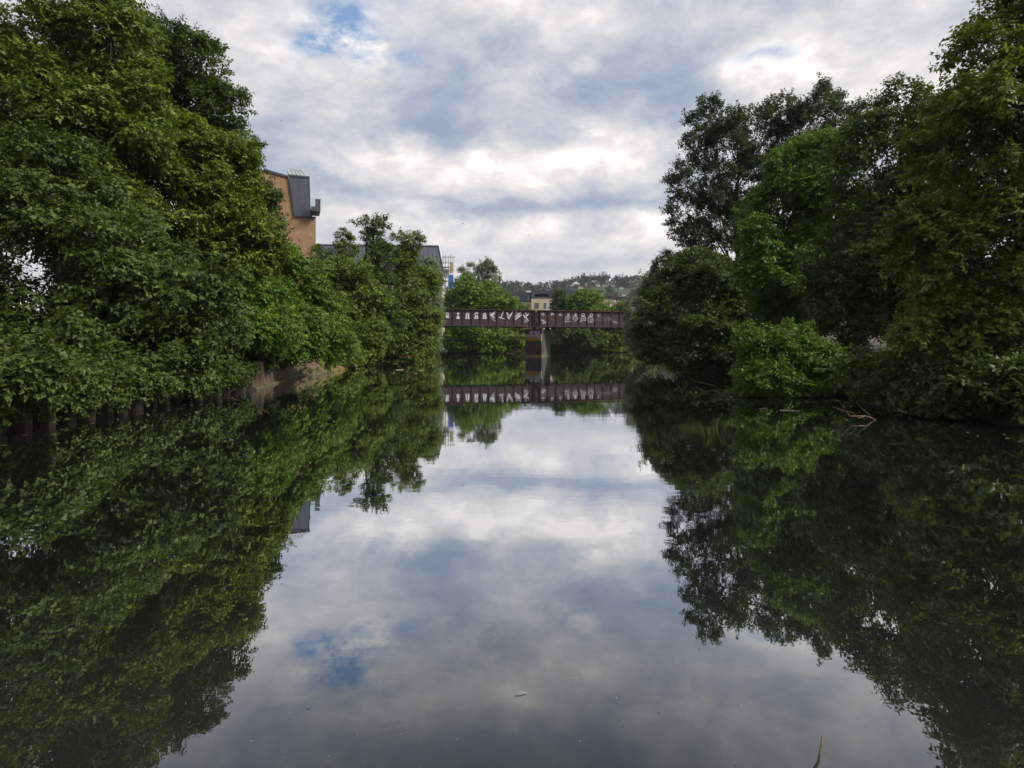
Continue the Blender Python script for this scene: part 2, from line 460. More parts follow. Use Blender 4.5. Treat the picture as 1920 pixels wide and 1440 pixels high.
def crown_parts(lobes, leaf, aspect=0.6, lai=1.9, per=10, droop=0.25, up=0.15, spread=0.45, clump=0.34, cmin=0.3, cmax=0.95, cover=0.62, flat=0.55, gap=0.0, rough=1.0, shoots=1.0):
    """each lobe buds into smaller lobes, those carry leafy clumps, clumps carry leaf sprays; loose shoots break the outline"""
    C, Rr, O, own, dn = [], [], [], [], []
    LC = np.array([tuple(l[0]) for l in lobes]); LR = np.array([l[1] for l in lobes]); LD = np.array([l[2] if len(l) > 2 else 1.0 for l in lobes])
    SC_, SR_, SO_ = [], [], []
    for li in range(len(lobes)):
        SC_.append(LC[li][None]); SR_.append(LR[li][None] * (0.86 - 0.06 * rough)); SO_.append([li])
        nb = int(8 + 4 * rough)
        dr = unit(rnd(nb, 3) + np.array([0, 0, 0.2])); k_ = (0.28 + 0.26 * rng.random((nb, 1)))
        SC_.append(LC[li] + dr * LR[li] * (1.0 - k_ * (1.0 - 0.35 * rough * rng.random((nb, 1))))); SR_.append(LR[li] * k_); SO_.append([li] * nb)
    SC_ = np.concatenate(SC_); SR_ = np.concatenate(SR_); SO_ = np.concatenate(SO_).astype(int)
    for si in range(len(SC_)):
        c, r, li = SC_[si], SR_[si], SO_[si]
        rm = float(np.mean(r)); cr = min(max(float(np.mean(LR[li])) * clump * 0.8, cmin), cmax); cr = min(cr, rm * 0.7)
        area = 4 * math.pi * (r[0] * r[2] + r[1] * r[2] + r[0] * r[1]) / 3
        n = max(4, int(cover * area / (math.pi * cr * cr)))
        dirs = unit(rnd(n, 3))
        rr = 1 - 0.30 * rng.random(n) ** 1.5 + 0.12 * rough * rnd(n)
        p = c + dirs * np.maximum(r - cr * 0.6, r * 0.3) * rr[:, None]
        keep = np.ones(n, bool)
        for sj in range(len(SC_)):
            if sj != si: keep &= (((p - SC_[sj]) / SR_[sj]) ** 2).sum(1) > 0.45
        keep &= p[:, 2] > 0.2 + cr * 0.15
        if gap: keep &= rng.random(n) > gap
        p = p[keep]; n = len(p)
        if not n: continue
        out = unit(unit((p - LC[li]) / LR[li]) + 0.5 * dirs[keep])
        s = cr * (0.6 + 0.8 * rng.random((n, 1)))
        C.append(p); O.append(unit(out + np.array([0, 0, 0.15]))); Rr.append(s * np.array([1.15, 1.15, flat])); own.append(np.full(n, li)); dn.append(LD[li] * np.where(p[:, 1] > LC[li][1] + 0.25 * LR[li][1], 0.6, 1.0))
    C, Rr, O, own, dn = map(np.concatenate, (C, Rr, O, own, dn))
    V, var = make_leaves(C, Rr, O, leaf, aspect, lai * dn, per, droop, up, spread)
    parts = [(V, var)]
    if shoots:
        ex = ((C - LC[own]) / LR[own]); ex = (ex ** 2).sum(1)
        pick = np.where((ex > 0.72) & (rng.random(len(C)) < 0.55 * shoots))[0]
        if len(pick):
            m = 3
            t = np.linspace(0.6, 1.9, m)[None, :, None]
            dv = unit(O[pick] + 0.45 * rnd(len(pick), 3) + np.array([0, 0, 0.35 - droop]))[:, None, :]
            sc = np.maximum(Rr[pick][:, :1], 0.25)[:, None, :]
            P = C[pick][:, None, :] + dv * t * sc; P[..., 2] -= droop * 0.35 * (t[..., 0] ** 2) * sc[..., 0] * 0.6
            P = P.reshape(-1, 3); RR = np.repeat(Rr[pick], m, 0) * np.tile([.42, .34, .24], len(pick))[:, None]
            OO = np.repeat(dv[:, 0, :], m, 0)
            parts.append(make_leaves(P, RR, OO, leaf, aspect, lai * 1.1 * np.repeat(dn[pick], m), max(per - 3, 4), droop, up, spread))
    V = np.concatenate([q[0] for q in parts]); var = np.concatenate([q[1] for q in parts])
    ok = V[:, :, 2].min(1) > 0.02
    return V[ok], var[ok], C, own


def wiggle(a, b, n, amp):
    a, b = Vector(a), Vector(b)
    pts = []
    for i in range(n + 1):
        t = i / n; p = a.lerp(b, t)
        if 0 < i < n: p += Vector(rng.normal(size=3)) * amp * (b - a).length
        pts.append(p)
    return pts


def make_tree(name, label, cat, base, lobes, mat, trunk_r=0.25, limbs=True, group=None, twigs=0.6, trunk_top=None, lean=0.02, **kw):
    bx, by = base
    bz = float(ground_h(np.array([[bx, by]]))[0]) - 0.1
    bz = max(bz, -0.6)
    root = thing(name, label, cat, (bx, by, bz), 0, group)
    o = np.array([bx, by, bz])
    V, var, C, own = crown_parts(lobes, **kw)
    leafcloud('crown', V - o, var, mat, root, 'stuff')
    top = max(lobes, key=lambda l: l[0].z)[0] if trunk_top is None else Vector(trunk_top)
    b = Vector((bx, by, bz))
    n = 6
    tp = wiggle(b, top, n, lean)
    mb = MB(); mb.tube([p - b for p in tp], [trunk_r * (1 - 0.85 * i / n) + (0.12 * trunk_r if i == 0 else 0) for i in range(n + 1)], 8)
    mb.build('trunk', M['bark'], root, True)
    if limbs:
        hz = max(top.z - bz, 0.5)
        for li, (c, r, _dn) in enumerate(lobes):
            zt = min(max((c.z - bz) * 0.55 / hz, 0.08), 0.92)
            i = min(int(zt * n), n - 1); st = tp[i].lerp(tp[i + 1], zt * n - i)
            r0 = max(trunk_r * 0.30 * (1 - zt * 0.6), 0.025)
            pts = wiggle(st, c, 4, 0.06)
            lb = MB(); lb.tube([p - b for p in pts], [r0 * (1 - 0.6 * j / 4) for j in range(5)], 6)
            for q in C[own == li]:
                if rng.random() > twigs: continue
                s2 = pts[2].lerp(pts[4], rng.random())
                lb.tube([p - b for p in wiggle(s2, q, 3, 0.06)], [r0 * 0.30, r0 * 0.22, r0 * .15, r0 * .07], 4)
            lb.build('limb', M['bark'], root, True)
    return root


T = make_tree
# ---- left bank, near to far (pixel figures below only size the crowns at their own distance)
NEAR = dict(leaf=0.16, aspect=0.6, lai=1.45, per=10)
OFF = dict(leaf=0.165, aspect=0.6, lai=1.2, per=9)
T('broadleaf_tree', 'tallest dark green tree at the left edge, its thin top against the sky', 'tree', (-15.5, 29),
  lobes_from_px([(378, 118, 52, 70), (418, 203, 48, 44, -.5), (432, 270, 44, 44), (330, 235, 95, 110), (400, 330, 85, 80), (470, 372, 42, 46), (498, 418, 28, 30), (280, 130, 70, 90)], 27),
  M['dark_leaf'], 0.34, **{**NEAR, 'lai': 1.4}, droop=0.1, clump=0.26, cover=.48, gap=.1, rough=1.3, shoots=1.4)
T('broadleaf_tree', 'yellow-green leafy tree below the dark tall top on the left bank', 'tree', (-13.5, 25),
  lobes_from_px([(375, 300, 70, 60), (418, 345, 50, 50), (395, 400, 78, 66), (450, 425, 50, 46), (330, 400, 110, 110), (455, 470, 66, 50), (350, 270, 70, 60), (280, 320, 90, 100), (240, 480, 110, 110), (442, 300, 34, 38)], 24),
  M['yellow_leaf'], 0.30, **NEAR, droop=0.25, rough=1.5, shoots=1.4)
T('spreading_tree', 'large fresh green tree drooping over the concrete river wall', 'tree', (-14.6, 31),
  lobes_from_px([(495, 500, 62, 52), (552, 525, 58, 50, 1), (592, 590, 50, 52, 1.5), (555, 612, 64, 48, -1), (475, 585, 75, 60, -4.5), (520, 615, 48, 30, -6), (462, 618, 50, 30, -7), (622, 630, 30, 36, 2),
                 (545, 643, 44, 20, -2), (430, 545, 75, 65, -1), (600, 643, 36, 24, 1), (410, 620, 80, 48, -3)], 28.5),
  M['fresh_leaf'], 0.32, **NEAR, droop=0.45, spread=0.35, rough=1.3)
T('broadleaf_tree', 'dark tree leaning over the sheet piling near the left foreground', 'tree', (-12.5, 17),
  lobes_from_px([(300, 560, 130, 90), (200, 480, 140, 120), (120, 560, 150, 110), (330, 650, 70, 40), (230, 640, 100, 55), (90, 380, 120, 130), (408, 626, 46, 38, 2.0), (372, 662, 50, 32, 1.5), (150, 640, 60, 50, -2), (330, 690, 60, 44, 0), (255, 700, 70, 55, -1.5), (160, 720, 90, 70, -3), (40, 740, 100, 90, -5), (-40, 760, 70, 80, -6), (20, 690, 80, 60, -6.5)], 17.5),
  M['deep_leaf'], 0.28, **{**OFF, 'leaf': .15}, droop=0.4)
T('broadleaf_tree', 'tall olive tree rising above the sheet piling at far left', 'tree', (-15.5, 20),
  lobes_from_px([(190, 210, 120, 120), (100, 120, 110, 110), (60, 300, 130, 130), (170, 370, 110, 100), (0, 200, 130, 150), (210, 60, 70, 80)], 20.5),
  M['olive_leaf'], 0.36, **OFF, droop=0.2)
MID = dict(leaf=0.24, aspect=0.6, lai=1.6, per=9)
T('riverside_tree', 'olive green rounded tree right of the drooping fresh green tree', 'tree', (-15.5, 51),
  lobes_from_px([(640, 522, 40, 40), (672, 562, 46, 48, -1), (626, 512, 24, 26, 2), (650, 610, 38, 48), (682, 630, 42, 46, -2), (610, 545, 30, 40, 3), (668, 668, 30, 18, -3)], 50),
  M['olive_leaf'], 0.25, **MID, droop=0.25)
T('riverside_tree', 'slim sprig of a tree poking above the roofline behind the olive tree', 'tree', (-19.5, 58),
  lobes_from_px([(643, 446, 12, 8, 0, .6), (648, 470, 18, 16), (600, 478, 18, 14, 0, .6)], 58), M['olive_leaf'], 0.12, **{**MID, 'lai': .8}, clump=0.4)
T('alder_tree', 'dark alder with the highest spindly top in the left middle distance', 'tree', (-14.2, 56),
  lobes_from_px([(698, 424, 24, 18, 0, .45), (700, 452, 15, 18, 0, .6), (710, 490, 24, 30), (722, 545, 30, 46), (720, 610, 36, 50), (705, 520, 22, 30, 1)], 55),
  M['dark_leaf'], 0.24, **{**MID, 'lai': 1.25}, droop=0.0, up=0.3, clump=0.34, gap=0.12)
T('riverside_tree', 'broad olive tree with wispy top hiding the left end of the bridge', 'tree', (-14.0, 63),
  lobes_from_px([(768, 452, 30, 14, 0, .4), (755, 485, 28, 24, 0, .8), (776, 535, 38, 40), (790, 572, 32, 56), (765, 600, 46, 56, -1), (793, 630, 22, 42, -1), (770, 652, 46, 30, -2), (742, 645, 30, 38, -2)], 61),
  M['olive_leaf'], 0.28, **MID, droop=0.2)
T('riverside_tree', 'pale feathery tree between the wispy olive tree and the scaffolding', 'tree', (-11.8, 70),
  lobes_from_px([(810, 528, 15, 36), (812, 575, 13, 44), (805, 494, 9, 16), (812, 615, 9, 40)], 68), M['willow_leaf'], 0.18, **{**MID, 'leaf': .2}, droop=0.5)
FAR = dict(leaf=0.40, aspect=0.7, lai=1.3, per=8, clump=0.36)
T('maple_tree', 'bright green round tree just beyond the left half of the bridge', 'tree', (-8.0, 116),
  lobes_from_px([(880, 553, 38, 32), (918, 560, 34, 30), (945, 580, 24, 26), (855, 590, 28, 36), (935, 600, 28, 28), (880, 615, 40, 38, -3), (915, 635, 34, 28, -4), (855, 640, 30, 24, -4)], 112),
  M['bright_leaf'], 0.3, **FAR, droop=0.2)
T('willow_tree', 'thin upright willow with open top above the bright green tree', 'tree', (-6.5, 121),
  lobes_from_px([(868, 520, 12, 20), (882, 514, 10, 22), (897, 522, 12, 22), (913, 508, 11, 20), (926, 520, 10, 22), (858, 540, 12, 16), (890, 545, 30, 16), (925, 548, 14, 18)], 120), M['willow_leaf'], 0.24, **{**FAR, 'lai': .85, 'leaf': .3}, up=0.8, droop=0.0, gap=0.3, rough=1.4, shoots=1.6)
T('broadleaf_tree', 'dark green tree between the bright green tree and the pier', 'tree', (0.0, 117),
  lobes_from_px([(950, 585, 24, 24), (968, 604, 20, 22), (965, 628, 26, 34, -1), (945, 640, 24, 24, -2), (980, 645, 16, 20, -2)], 115), M['olive_leaf'], 0.24, **FAR)
# ---- far bank right of the pier
T('maple_tree', 'light green round tree above the right half of the bridge', 'tree', (14.5, 121),
  lobes_from_px([(1100, 570, 30, 26), (1078, 578, 22, 20), (1118, 590, 22, 24), (1095, 605, 34, 24)], 120), M['bright_leaf'], 0.26, **FAR)
T('conifer_tree', 'dark pointed tree in front of the far pale apartment block', 'tree', (8.8, 121),
  lobes_from_px([(1049, 558, 8, 12), (1050, 575, 15, 14), (1064, 590, 22, 16), (1046, 592, 15, 12)], 121), M['deep_leaf'], 0.22, **FAR)
T('bush', 'ivy-dark thicket on the far bank right of the pier', 'bush', (11.0, 120),
  lobes_from_px([(1060, 632, 34, 28), (1095, 640, 34, 24), (1045, 650, 18, 16), (1080, 618, 34, 20)], 117), M['deep_leaf'], 0.16, **FAR, droop=0.4)
T('bush', 'lighter hanging thicket on the far bank near the right bank willow', 'bush', (19.5, 122),
  lobes_from_px([(1135, 632, 30, 28), (1162, 638, 24, 24), (1150, 600, 26, 20), (1170, 590, 24, 24)], 119), M['olive_leaf'], 0.16, **FAR, droop=0.5)
T('small_tree', 'small mid green tree top in front of the pale block', 'tree', (3.0, 124),
  lobes_from_px([(995, 590, 12, 10), (978, 585, 14, 12), (1010, 596, 16, 8)], 124), M['olive_leaf'], 0.14, **FAR)
# ---- right bank, far to near
T('willow_tree', 'silvery willow overhanging the right end of the bridge', 'tree', (17.8, 60),
  lobes_from_px([(1204, 575, 26, 32), (1196, 612, 24, 34, -1), (1202, 645, 22, 30, -1), (1214, 548, 14, 22), (1222, 600, 34, 46, 1)], 57), M['willow_leaf'], 0.24, **{**MID, 'leaf': .22, 'aspect': .4, 'lai': 1.5}, droop=0.55)
T('small_tree', 'wispy twiggy sapling against the sky left of the tall poplar', 'tree', (15.0, 50),
  lobes_from_px([(1240, 502, 14, 18), (1255, 487, 12, 14), (1228, 520, 14, 12)], 49), M['poplar_leaf'], 0.08, **{**MID, 'lai': .7, 'leaf': .16})
T('riverside_tree', 'big dark rounded tree at the water on the right bank', 'tree', (15.0, 42),
  lobes_from_px([(1270, 545, 58, 56, 1), (1335, 545, 70, 66), (1395, 585, 62, 58), (1240, 605, 46, 54), (1305, 620, 66, 58, -1.5), (1365, 645, 62, 45, -2), (1228, 650, 30, 36, 0), (1290, 668, 46, 24, -2), (1300, 500, 46, 36, 1)], 38),
  M['deep_leaf'], 0.3, **{**MID, 'leaf': .19, 'lai': 1.6}, droop=0.2, clump=0.28)
T('poplar_tree', 'tall open-crowned poplar with visible limbs on the right bank', 'tree', (17.8, 46),
  lobes_from_px([(1335, 225, 34, 30), (1308, 270, 26, 30), (1375, 265, 44, 56), (1420, 250, 44, 50), (1470, 225, 34, 40), (1285, 340, 38, 40), (1335, 345, 46, 46), (1390, 350, 50, 52), (1440, 320, 50, 56),
                 (1285, 395, 34, 34), (1300, 450, 40, 30), (1350, 430, 50, 42), (1405, 430, 46, 46), (1500, 280, 44, 70), (1550, 240, 50, 70)], 44),
  M['poplar_leaf'], 0.30, leaf=0.19, aspect=0.62, lai=.95, per=9, droop=0.0, up=0.7, clump=0.22, gap=0.34, cover=0.42, flat=.9, rough=1.5, shoots=1.6, twigs=0.55, trunk_top=PT(1375, 235, 44))
T('broadleaf_tree', 'dense deep green tree in front of the poplar at the right', 'tree', (14.5, 31),
  lobes_from_px([(1490, 320, 46, 46), (1455, 375, 42, 44), (1425, 440, 46, 42, -.5), (1475, 440, 60, 60), (1440, 505, 56, 50, -1), (1500, 520, 70, 60, -1), (1460, 570, 44, 36), (1550, 380, 70, 90), (1580, 520, 80, 80), (1530, 290, 40, 50)], 30),
  M['fresh_leaf'], 0.3, **{**NEAR, 'lai': 1.5}, droop=0.35)
T('bush', 'light green bush overhanging the water on the near right bank', 'bush', (11.0, 20.6),
  lobes_from_px([(1422, 650, 30, 22), (1468, 656, 42, 30), (1412, 700, 24, 26), (1450, 710, 46, 30, -.5), (1505, 665, 46, 36), (1545, 700, 50, 42, -.3), (1400, 725, 20, 12), (1490, 640, 20, 18)], 20),
  M['fresh_leaf'], 0.08, leaf=0.12, aspect=0.5, lai=1.3, per=10, droop=0.25, rough=1.6, shoots=2.0, cover=.6)
T('broadleaf_tree', 'dark tree rising behind the light bush at the far right', 'tree', (15.0, 22),
  lobes_from_px([(1640, 330, 100, 110), (1620, 480, 90, 90), (1720, 420, 110, 120), (1690, 250, 80, 90), (1580, 580, 60, 60), (1700, 560, 100, 80)], 22),
  M['deep_leaf'], 0.34, **OFF, droop=0.2)
T('broadleaf_tree', 'olive tree nearest the camera on the right bank', 'tree', (12.8, 14),
  lobes_from_px([(1860, 300, 130, 150), (1800, 480, 110, 120), (1900, 600, 150, 110), (1880, 120, 100, 120), (1780, 630, 90, 60), (1960, 420, 140, 160)], 14.5),
  M['olive_leaf'], 0.3, **{**OFF, 'leaf': .14}, droop=0.3)
T('bush', 'low dark bush trailing in the water at far right', 'bush', (11.0, 15.5),
  lobes_from_px([(1640, 700, 70, 46), (1720, 720, 80, 50, -1), (1800, 730, 90, 60, -2), (1890, 740, 90, 80, -3)], 16), M['deep_leaf'], 0.08, leaf=0.13, aspect=0.55, lai=1.4, per=10, droop=0.3)


def copy_tree(src, label, x, y, rz, sc, group):
    r = src.copy(); COL.objects.link(r); r['label'] = label; r['group'] = group
    r.location = (x, y, float(ground_h(np.array([[x, y]]))[0]) - .1); r.rotation_euler = (0, 0, rz); r.scale = (sc, sc, sc)
    for ch in list(src.children):
        c = ch.copy(); COL.objects.link(c); c.parent = r
    return r


TR = [o for o in COL.objects if o.type == 'EMPTY']
BYL = {o['label']: o for o in TR}
s_oak = BYL['olive tree nearest the camera on the right bank']; s_tall = BYL['tall olive tree rising above the sheet piling at far left']; s_dark = BYL['dark tree rising behind the light bush at the far right']
for src, lab, x, y, rz, sc in [
        (s_dark, 'dark tree far back behind the near left bank trees', -24, 24, 2.1, 1.0), (s_tall, 'olive tree standing behind the sheet piling trees', -21, 13, 1.2, .9),
        (s_dark, 'dark tree behind the spreading fresh green tree, mostly hidden', -23, 38, 4.0, .8), (s_oak, 'tree in the back row behind the olive tree on the right bank', 22, 17, 2.6, 1.0),
        (s_dark, 'tree in the back row behind the dense deep green tree', 24, 33, 1.0, .95),
        (s_dark, 'low understorey tree behind the light green bush', 18.5, 26, 2.2, .42), (s_oak, 'low understorey tree behind the low dark bush at far right', 17, 19, 3.6, .4)]:
    copy_tree(src, lab, x, y, rz, sc, 'back row of bank trees')


def ivy(label, pts, n, mat, z0, z1, leaf):
    A = np.array(pts, float); t = rng.random(n)
    C = np.stack([A[0, 0] + (A[1, 0] - A[0, 0]) * t + .05 * rnd(n), A[0, 1] + (A[1, 1] - A[0, 1]) * t, z0 + (z1 - z0) * rng.random(n) ** .6], 1)
    V, var = make_leaves(C, np.full((n, 3), .16) * (0.6 + rng.random((n, 1))), np.tile([.8, 0, .2], (n, 1)), leaf, .7, 1.6, 8, .6, 0, .5)
    ok = V[:, :, 2].min(1) > .03
    o = leafcloud('ivy', V[ok], var[ok], mat, None, None)
    return tag(o, label, 'ivy')


def undergrowth(name, line, mat, z0, size, n, leaf):
    """low ground cover of leaves along a bank"""
    A = np.array(line, float); seg = np.linalg.norm(np.diff(A, axis=0), axis=1); cum = np.concatenate([[0], np.cumsum(seg)])
    t = rng.random(n) * cum[-1]
    x = np.interp(t, cum, A[:, 0]); y = np.interp(t, cum, A[:, 1])
    C = np.stack([x + rnd(n) * size * 0.8, y + rnd(n) * size * 0.8, np.zeros(n)], 1)
    C[:, 2] = np.maximum(ground_h(C[:, :2]), 0) + z0 + rng.random(n) * size * 0.5
    Rr = size * (0.6 + 0.8 * rng.random((n, 1))) * np.array([1, 1, .75])
    V, var = make_leaves(C, Rr, np.tile([0, 0, 1.0], (n, 1)), leaf, 0.5, 1.0, 8, 0.2, 0.3, 0.5)
    ok = V[:, :, 2].min(1) > 0.01
    o = leafcloud(name, V[ok], var[ok], mat, None, 'stuff')
    return o


undergrowth('undergrowth', [(-12.0, 41), (-14, 47), (-15, 58), (-16, 75), (-16.5, 95), (-13, 109), (-4, 114.5), (6, 116.5), (18, 118.5), (40, 128)], M['olive_leaf'], 0.3, 0.9, 200, 0.36)
undergrowth('undergrowth', [(11.4, 8), (11.6, 20), (13, 30), (14, 40), (15, 50), (18.5, 66), (27, 84)], M['deep_leaf'], 0.2, 0.6, 200, 0.2)
undergrowth('undergrowth', [(-11.6, 8), (-11.6, 22), (-12.8, 28), (-13.4, 33), (-13.4, 40)], M['deep_leaf'], 0.15, 0.4, 150, 0.13)
ivy('dark ivy trailing over the top of the steel sheet piling', [(-9.72, 7), (-9.72, 21.6)], 260, M['deep_leaf'], .42, .98, .10)
ivy('ivy hanging over the top edge of the concrete river wall', [(-10.1, 23.9), (-11.2, 30)], 26, M['dark_leaf'], .85, 1.15, .09)
print('leaves', NLEAF)

# ------------------------------------------------------------------ built things
M['girder'] = weathered('girder_paint', (.020, .0125, .0145), (.038, .021, .024), 1.4, 0.6, streak=True, c3=(.070, .034, .022), bstr=0.2)
M['rust'] = weathered('rusty_steel', (.035, .019, .013), (.095, .045, .023), 2.0, 0.85, c3=(.03, .02, .018))
M['dark_steel'] = weathered('dark_steel', (.018, .015, .016), (.04, .03, .03), 2.0, 0.7)
M['white_paint'] = weathered('white_spray_paint', (.32, .34, .40), (.58, .60, .66), 2.5, 0.6, bstr=0.05)
M['grey_paint'] = weathered('grey_spray_paint', (.20, .21, .24), (.36, .37, .42), 3.0, 0.6, bstr=0.05)
M['faded_paint'] = weathered('faded_spray_paint', (.10, .095, .10), (.15, .14, .15), 3.0, 0.6, bstr=0.05)
M['black_paint'] = weathered('black_spray_paint', (.008, .008, .010), (.016, .015, .018), 3.0, 0.5, bstr=0.05)
M['pier_conc'] = weathered('stained_concrete', (.016, .012, .010), (.105, .082, .067), .8, 0.9, streak=True, c3=(.055, .046, .042), bstr=0.5)
M['pier_dark'] = weathered('dark_concrete', (.016, .014, .016), (.05, .042, .042), 1.5, 0.9, c3=(.085, .072, .066), bstr=0.4)  # darker concrete for the jambs, recess panel, name band and cap
M['pier_white'] = weathered('painted_concrete', (.12, .11, .11), (.30, .285, .30), 2.2, 0.85, c3=(.09, .07, .065))
M['orange_paint'] = weathered('orange_paint', (.15, .062, .012), (.28, .13, .024), 2.5, 0.8)
M['wall_conc'] = weathered('streaked_wall_concrete', (.055, .036, .025), (.17, .12, .083), 1.3, 0.9, streak=True, c3=(.085, .06, .042), bstr=0.5)
M['wet_conc'] = weathered('wet_mossy_concrete', (.035, .036, .020), (.12, .105, .06), 3.0, 0.7, bstr=0.5)
M['revet'] = weathered('revetment_concrete', (.035, .022, .014), (.125, .078, .05), 1.8, 0.95, c3=(.030, .030, .014), bstr=0.9)
M['moss'] = weathered('mossy_concrete', (.028, .028, .010), (.145, .105, .022), 1.6, 0.95, bstr=0.8)
M['pile'] = weathered('sheet_pile_steel', (.005, .0045, .004), (.018, .013, .010), 2.0, 0.8, streak=True, c3=(.030, .017, .010))
M['zinc'] = weathered('zinc_cladding', (.075, .085, .115), (.105, .118, .155), 0.6, 0.45, 0.3, streak=True, bstr=0.03)
M['zinc_light'] = weathered('zinc_roof', (.22, .25, .29), (.30, .33, .37), 0.8, 0.4, 0.3, bstr=0.03)
M['zinc_dark'] = weathered('dark_trim', (.03, .034, .045), (.05, .055, .07), 1.0, 0.5, bstr=0.03)
M['render_cream'] = weathered('cream_stone', (.40, .34, .25), (.52, .45, .34), 0.5, 0.9, bstr=0.05)
M['stone_tan'] = weathered('tan_stone', (.26, .21, .14), (.36, .30, .21), 0.8, 0.9, bstr=0.05)
M['slate'] = weathered('slate_roof', (.055, .052, .060), (.10, .095, .10), 1.0, 0.8, bstr=0.1)
M['terracotta'] = weathered('terracotta_roof', (.16, .085, .06), (.24, .13, .09), 1.0, 0.9, bstr=0.1)
M['wood'] = weathered('weathered_wood', (.05, .035, .02), (.14, .10, .06), 4.0, 0.9, streak=True, bstr=0.6)
M['pole'] = weathered('galvanised_tube', (.25, .26, .28), (.38, .40, .42), 2.0, 0.45, 0.6)
M['plank'] = weathered('scaffold_plank', (.26, .19, .12), (.38, .29, .19), 2.0, 0.9)
M['blue_sheet'] = weathered('blue_sheeting', (.02, .09, .34), (.04, .15, .48), 1.0, 0.6)
M['white_sheet_glint'] = weathered('pale_sheeting_glint', (.55, .62, .66), (.70, .74, .78), 1.0, 0.6)  # sheeting and pale walls, also panes whose bright reflection is painted white
M['gull_grey'] = weathered('gull_grey', (.06, .055, .055), (.12, .11, .11), 4.0, 0.8)
M['gull_white'] = weathered('gull_white', (.5, .5, .5), (.65, .65, .64), 4.0, 0.8)
M['dark_flake'] = weathered('dark_flake', (.012, .012, .010), (.03, .028, .022), 9.0, 0.9)
M['light_flake'] = weathered('pale_flake', (.16, .15, .11), (.34, .31, .24), 9.0, 0.9)
M['twig_grey'] = weathered('grey_twig', (.16, .17, .17), (.34, .35, .35), 5.0, 0.8, streak=True)

k = newmat('window_glass'); p = principled(k, (.05, .075, .10), 0.06, spec=0.9); M['glass'] = k.m
k = newmat('balcony_glass'); p = principled(k, (.35, .50, .52), 0.05, spec=0.7)
p.inputs['Alpha'].default_value = 0.55
M['clear_glass'] = k.m

# tan brick with paler salt blooms
k = newmat('tan_brick'); co = objcoord(k)
bt = k.n.new('ShaderNodeTexBrick'); x_, y_, z_ = k.sep(co)
k.put(bt.inputs['Vector'], k.comb(k.math('ADD', x_, y_), z_, 0.0)); bt.inputs['Scale'].default_value = 1.0
bt.inputs['Brick Width'].default_value = 0.45; bt.inputs['Row Height'].default_value = 0.15; bt.inputs['Mortar Size'].default_value = 0.012
bt.inputs['Color1'].default_value = (.19, .098, .047, 1); bt.inputs['Color2'].default_value = (.26, .142, .068, 1); bt.inputs['Mortar'].default_value = (.26, .20, .14, 1)
col = k.mix(k.map(k.noise(co, 0.7, 7, 0.75), 0.53, 0.64, 0.0, 0.7), bt.outputs[0], (.36, .29, .24))
col = k.mix(0.35, col, k.ramp(k.noise(k.vec('MULTIPLY', co, (.2, .2, 1.6)), 1.2, 5, 0.7), [(0.3, (.13, .075, .04)), (0.7, (.26, .16, .08))]))
principled(k, col, 0.9); M['brick'] = k.m


class Plane:
    """a vertical plane through a root point, turned by th; turns frame pixels into its own (s, z) coordinates"""
    def __init__(s, x0, y0, th): s.x0, s.y0, s.th = x0, y0, th; s.c, s.s = math.cos(th), math.sin(th)
    def sx(s, px, off=0.0):
        q = (px - CX) / F
        x0 = s.x0 - s.s * off; y0 = s.y0 + s.c * off
        return (q * y0 - x0) / (s.c - q * s.s)
    def __call__(s, px, py, off=0.0):
        a = s.sx(px, off); d = s.y0 + s.c * off + a * s.s
        return a, PZ(py, d)


# ------------------------------------------------------------------ railway bridge
BR = Plane(PX(1006, 83), 83.0, R(14.8))
bridge = thing('railway_bridge', 'rusty maroon steel railway bridge with white graffiti crossing the river', 'bridge', (BR.x0, BR.y0, 0), BR.th)
ZB, ZT = 4.17, 6.52


def girder(s0, s1, t0, stiff_px, stiffs, face=-1):
    web = MB().box(s0, s1, t0, t0 + 0.03, ZB + .06, ZT - .06).build('girder', M['girder'], bridge)
    w = 0.21
    MB().box(s0 - .02, s1 + .02, t0 - w, t0 + w, ZT - .06, ZT).box(s0 + .3, s1 - .3, t0 - w + .03, t0 + w - .03, ZT + .002, ZT + .03).build('top_flange', M['rust'], web)
    MB().box(s0 - .02, s1 + .02, t0 - w, t0 + w, ZB, ZB + .06).build('bottom_flange', M['girder'], web)
    MB().box(s0, s1, t0 - .09, t0 - .002, ZB + .062, ZB + .16).box(s0, s1, t0 - .09, t0 - .002, ZT - .16, ZT - .062).build('flange_angle', M['girder'], web)
    for s in stiffs:
        MB().box(s - .018, s + .018, t0 - .10, t0 - .003, ZB + .165, ZT - .165).box(s - .07, s + .07, t0 - .018, t0 - .004, ZB + .165, ZT - .165).build('stiffener', M['girder'], web)
    return web


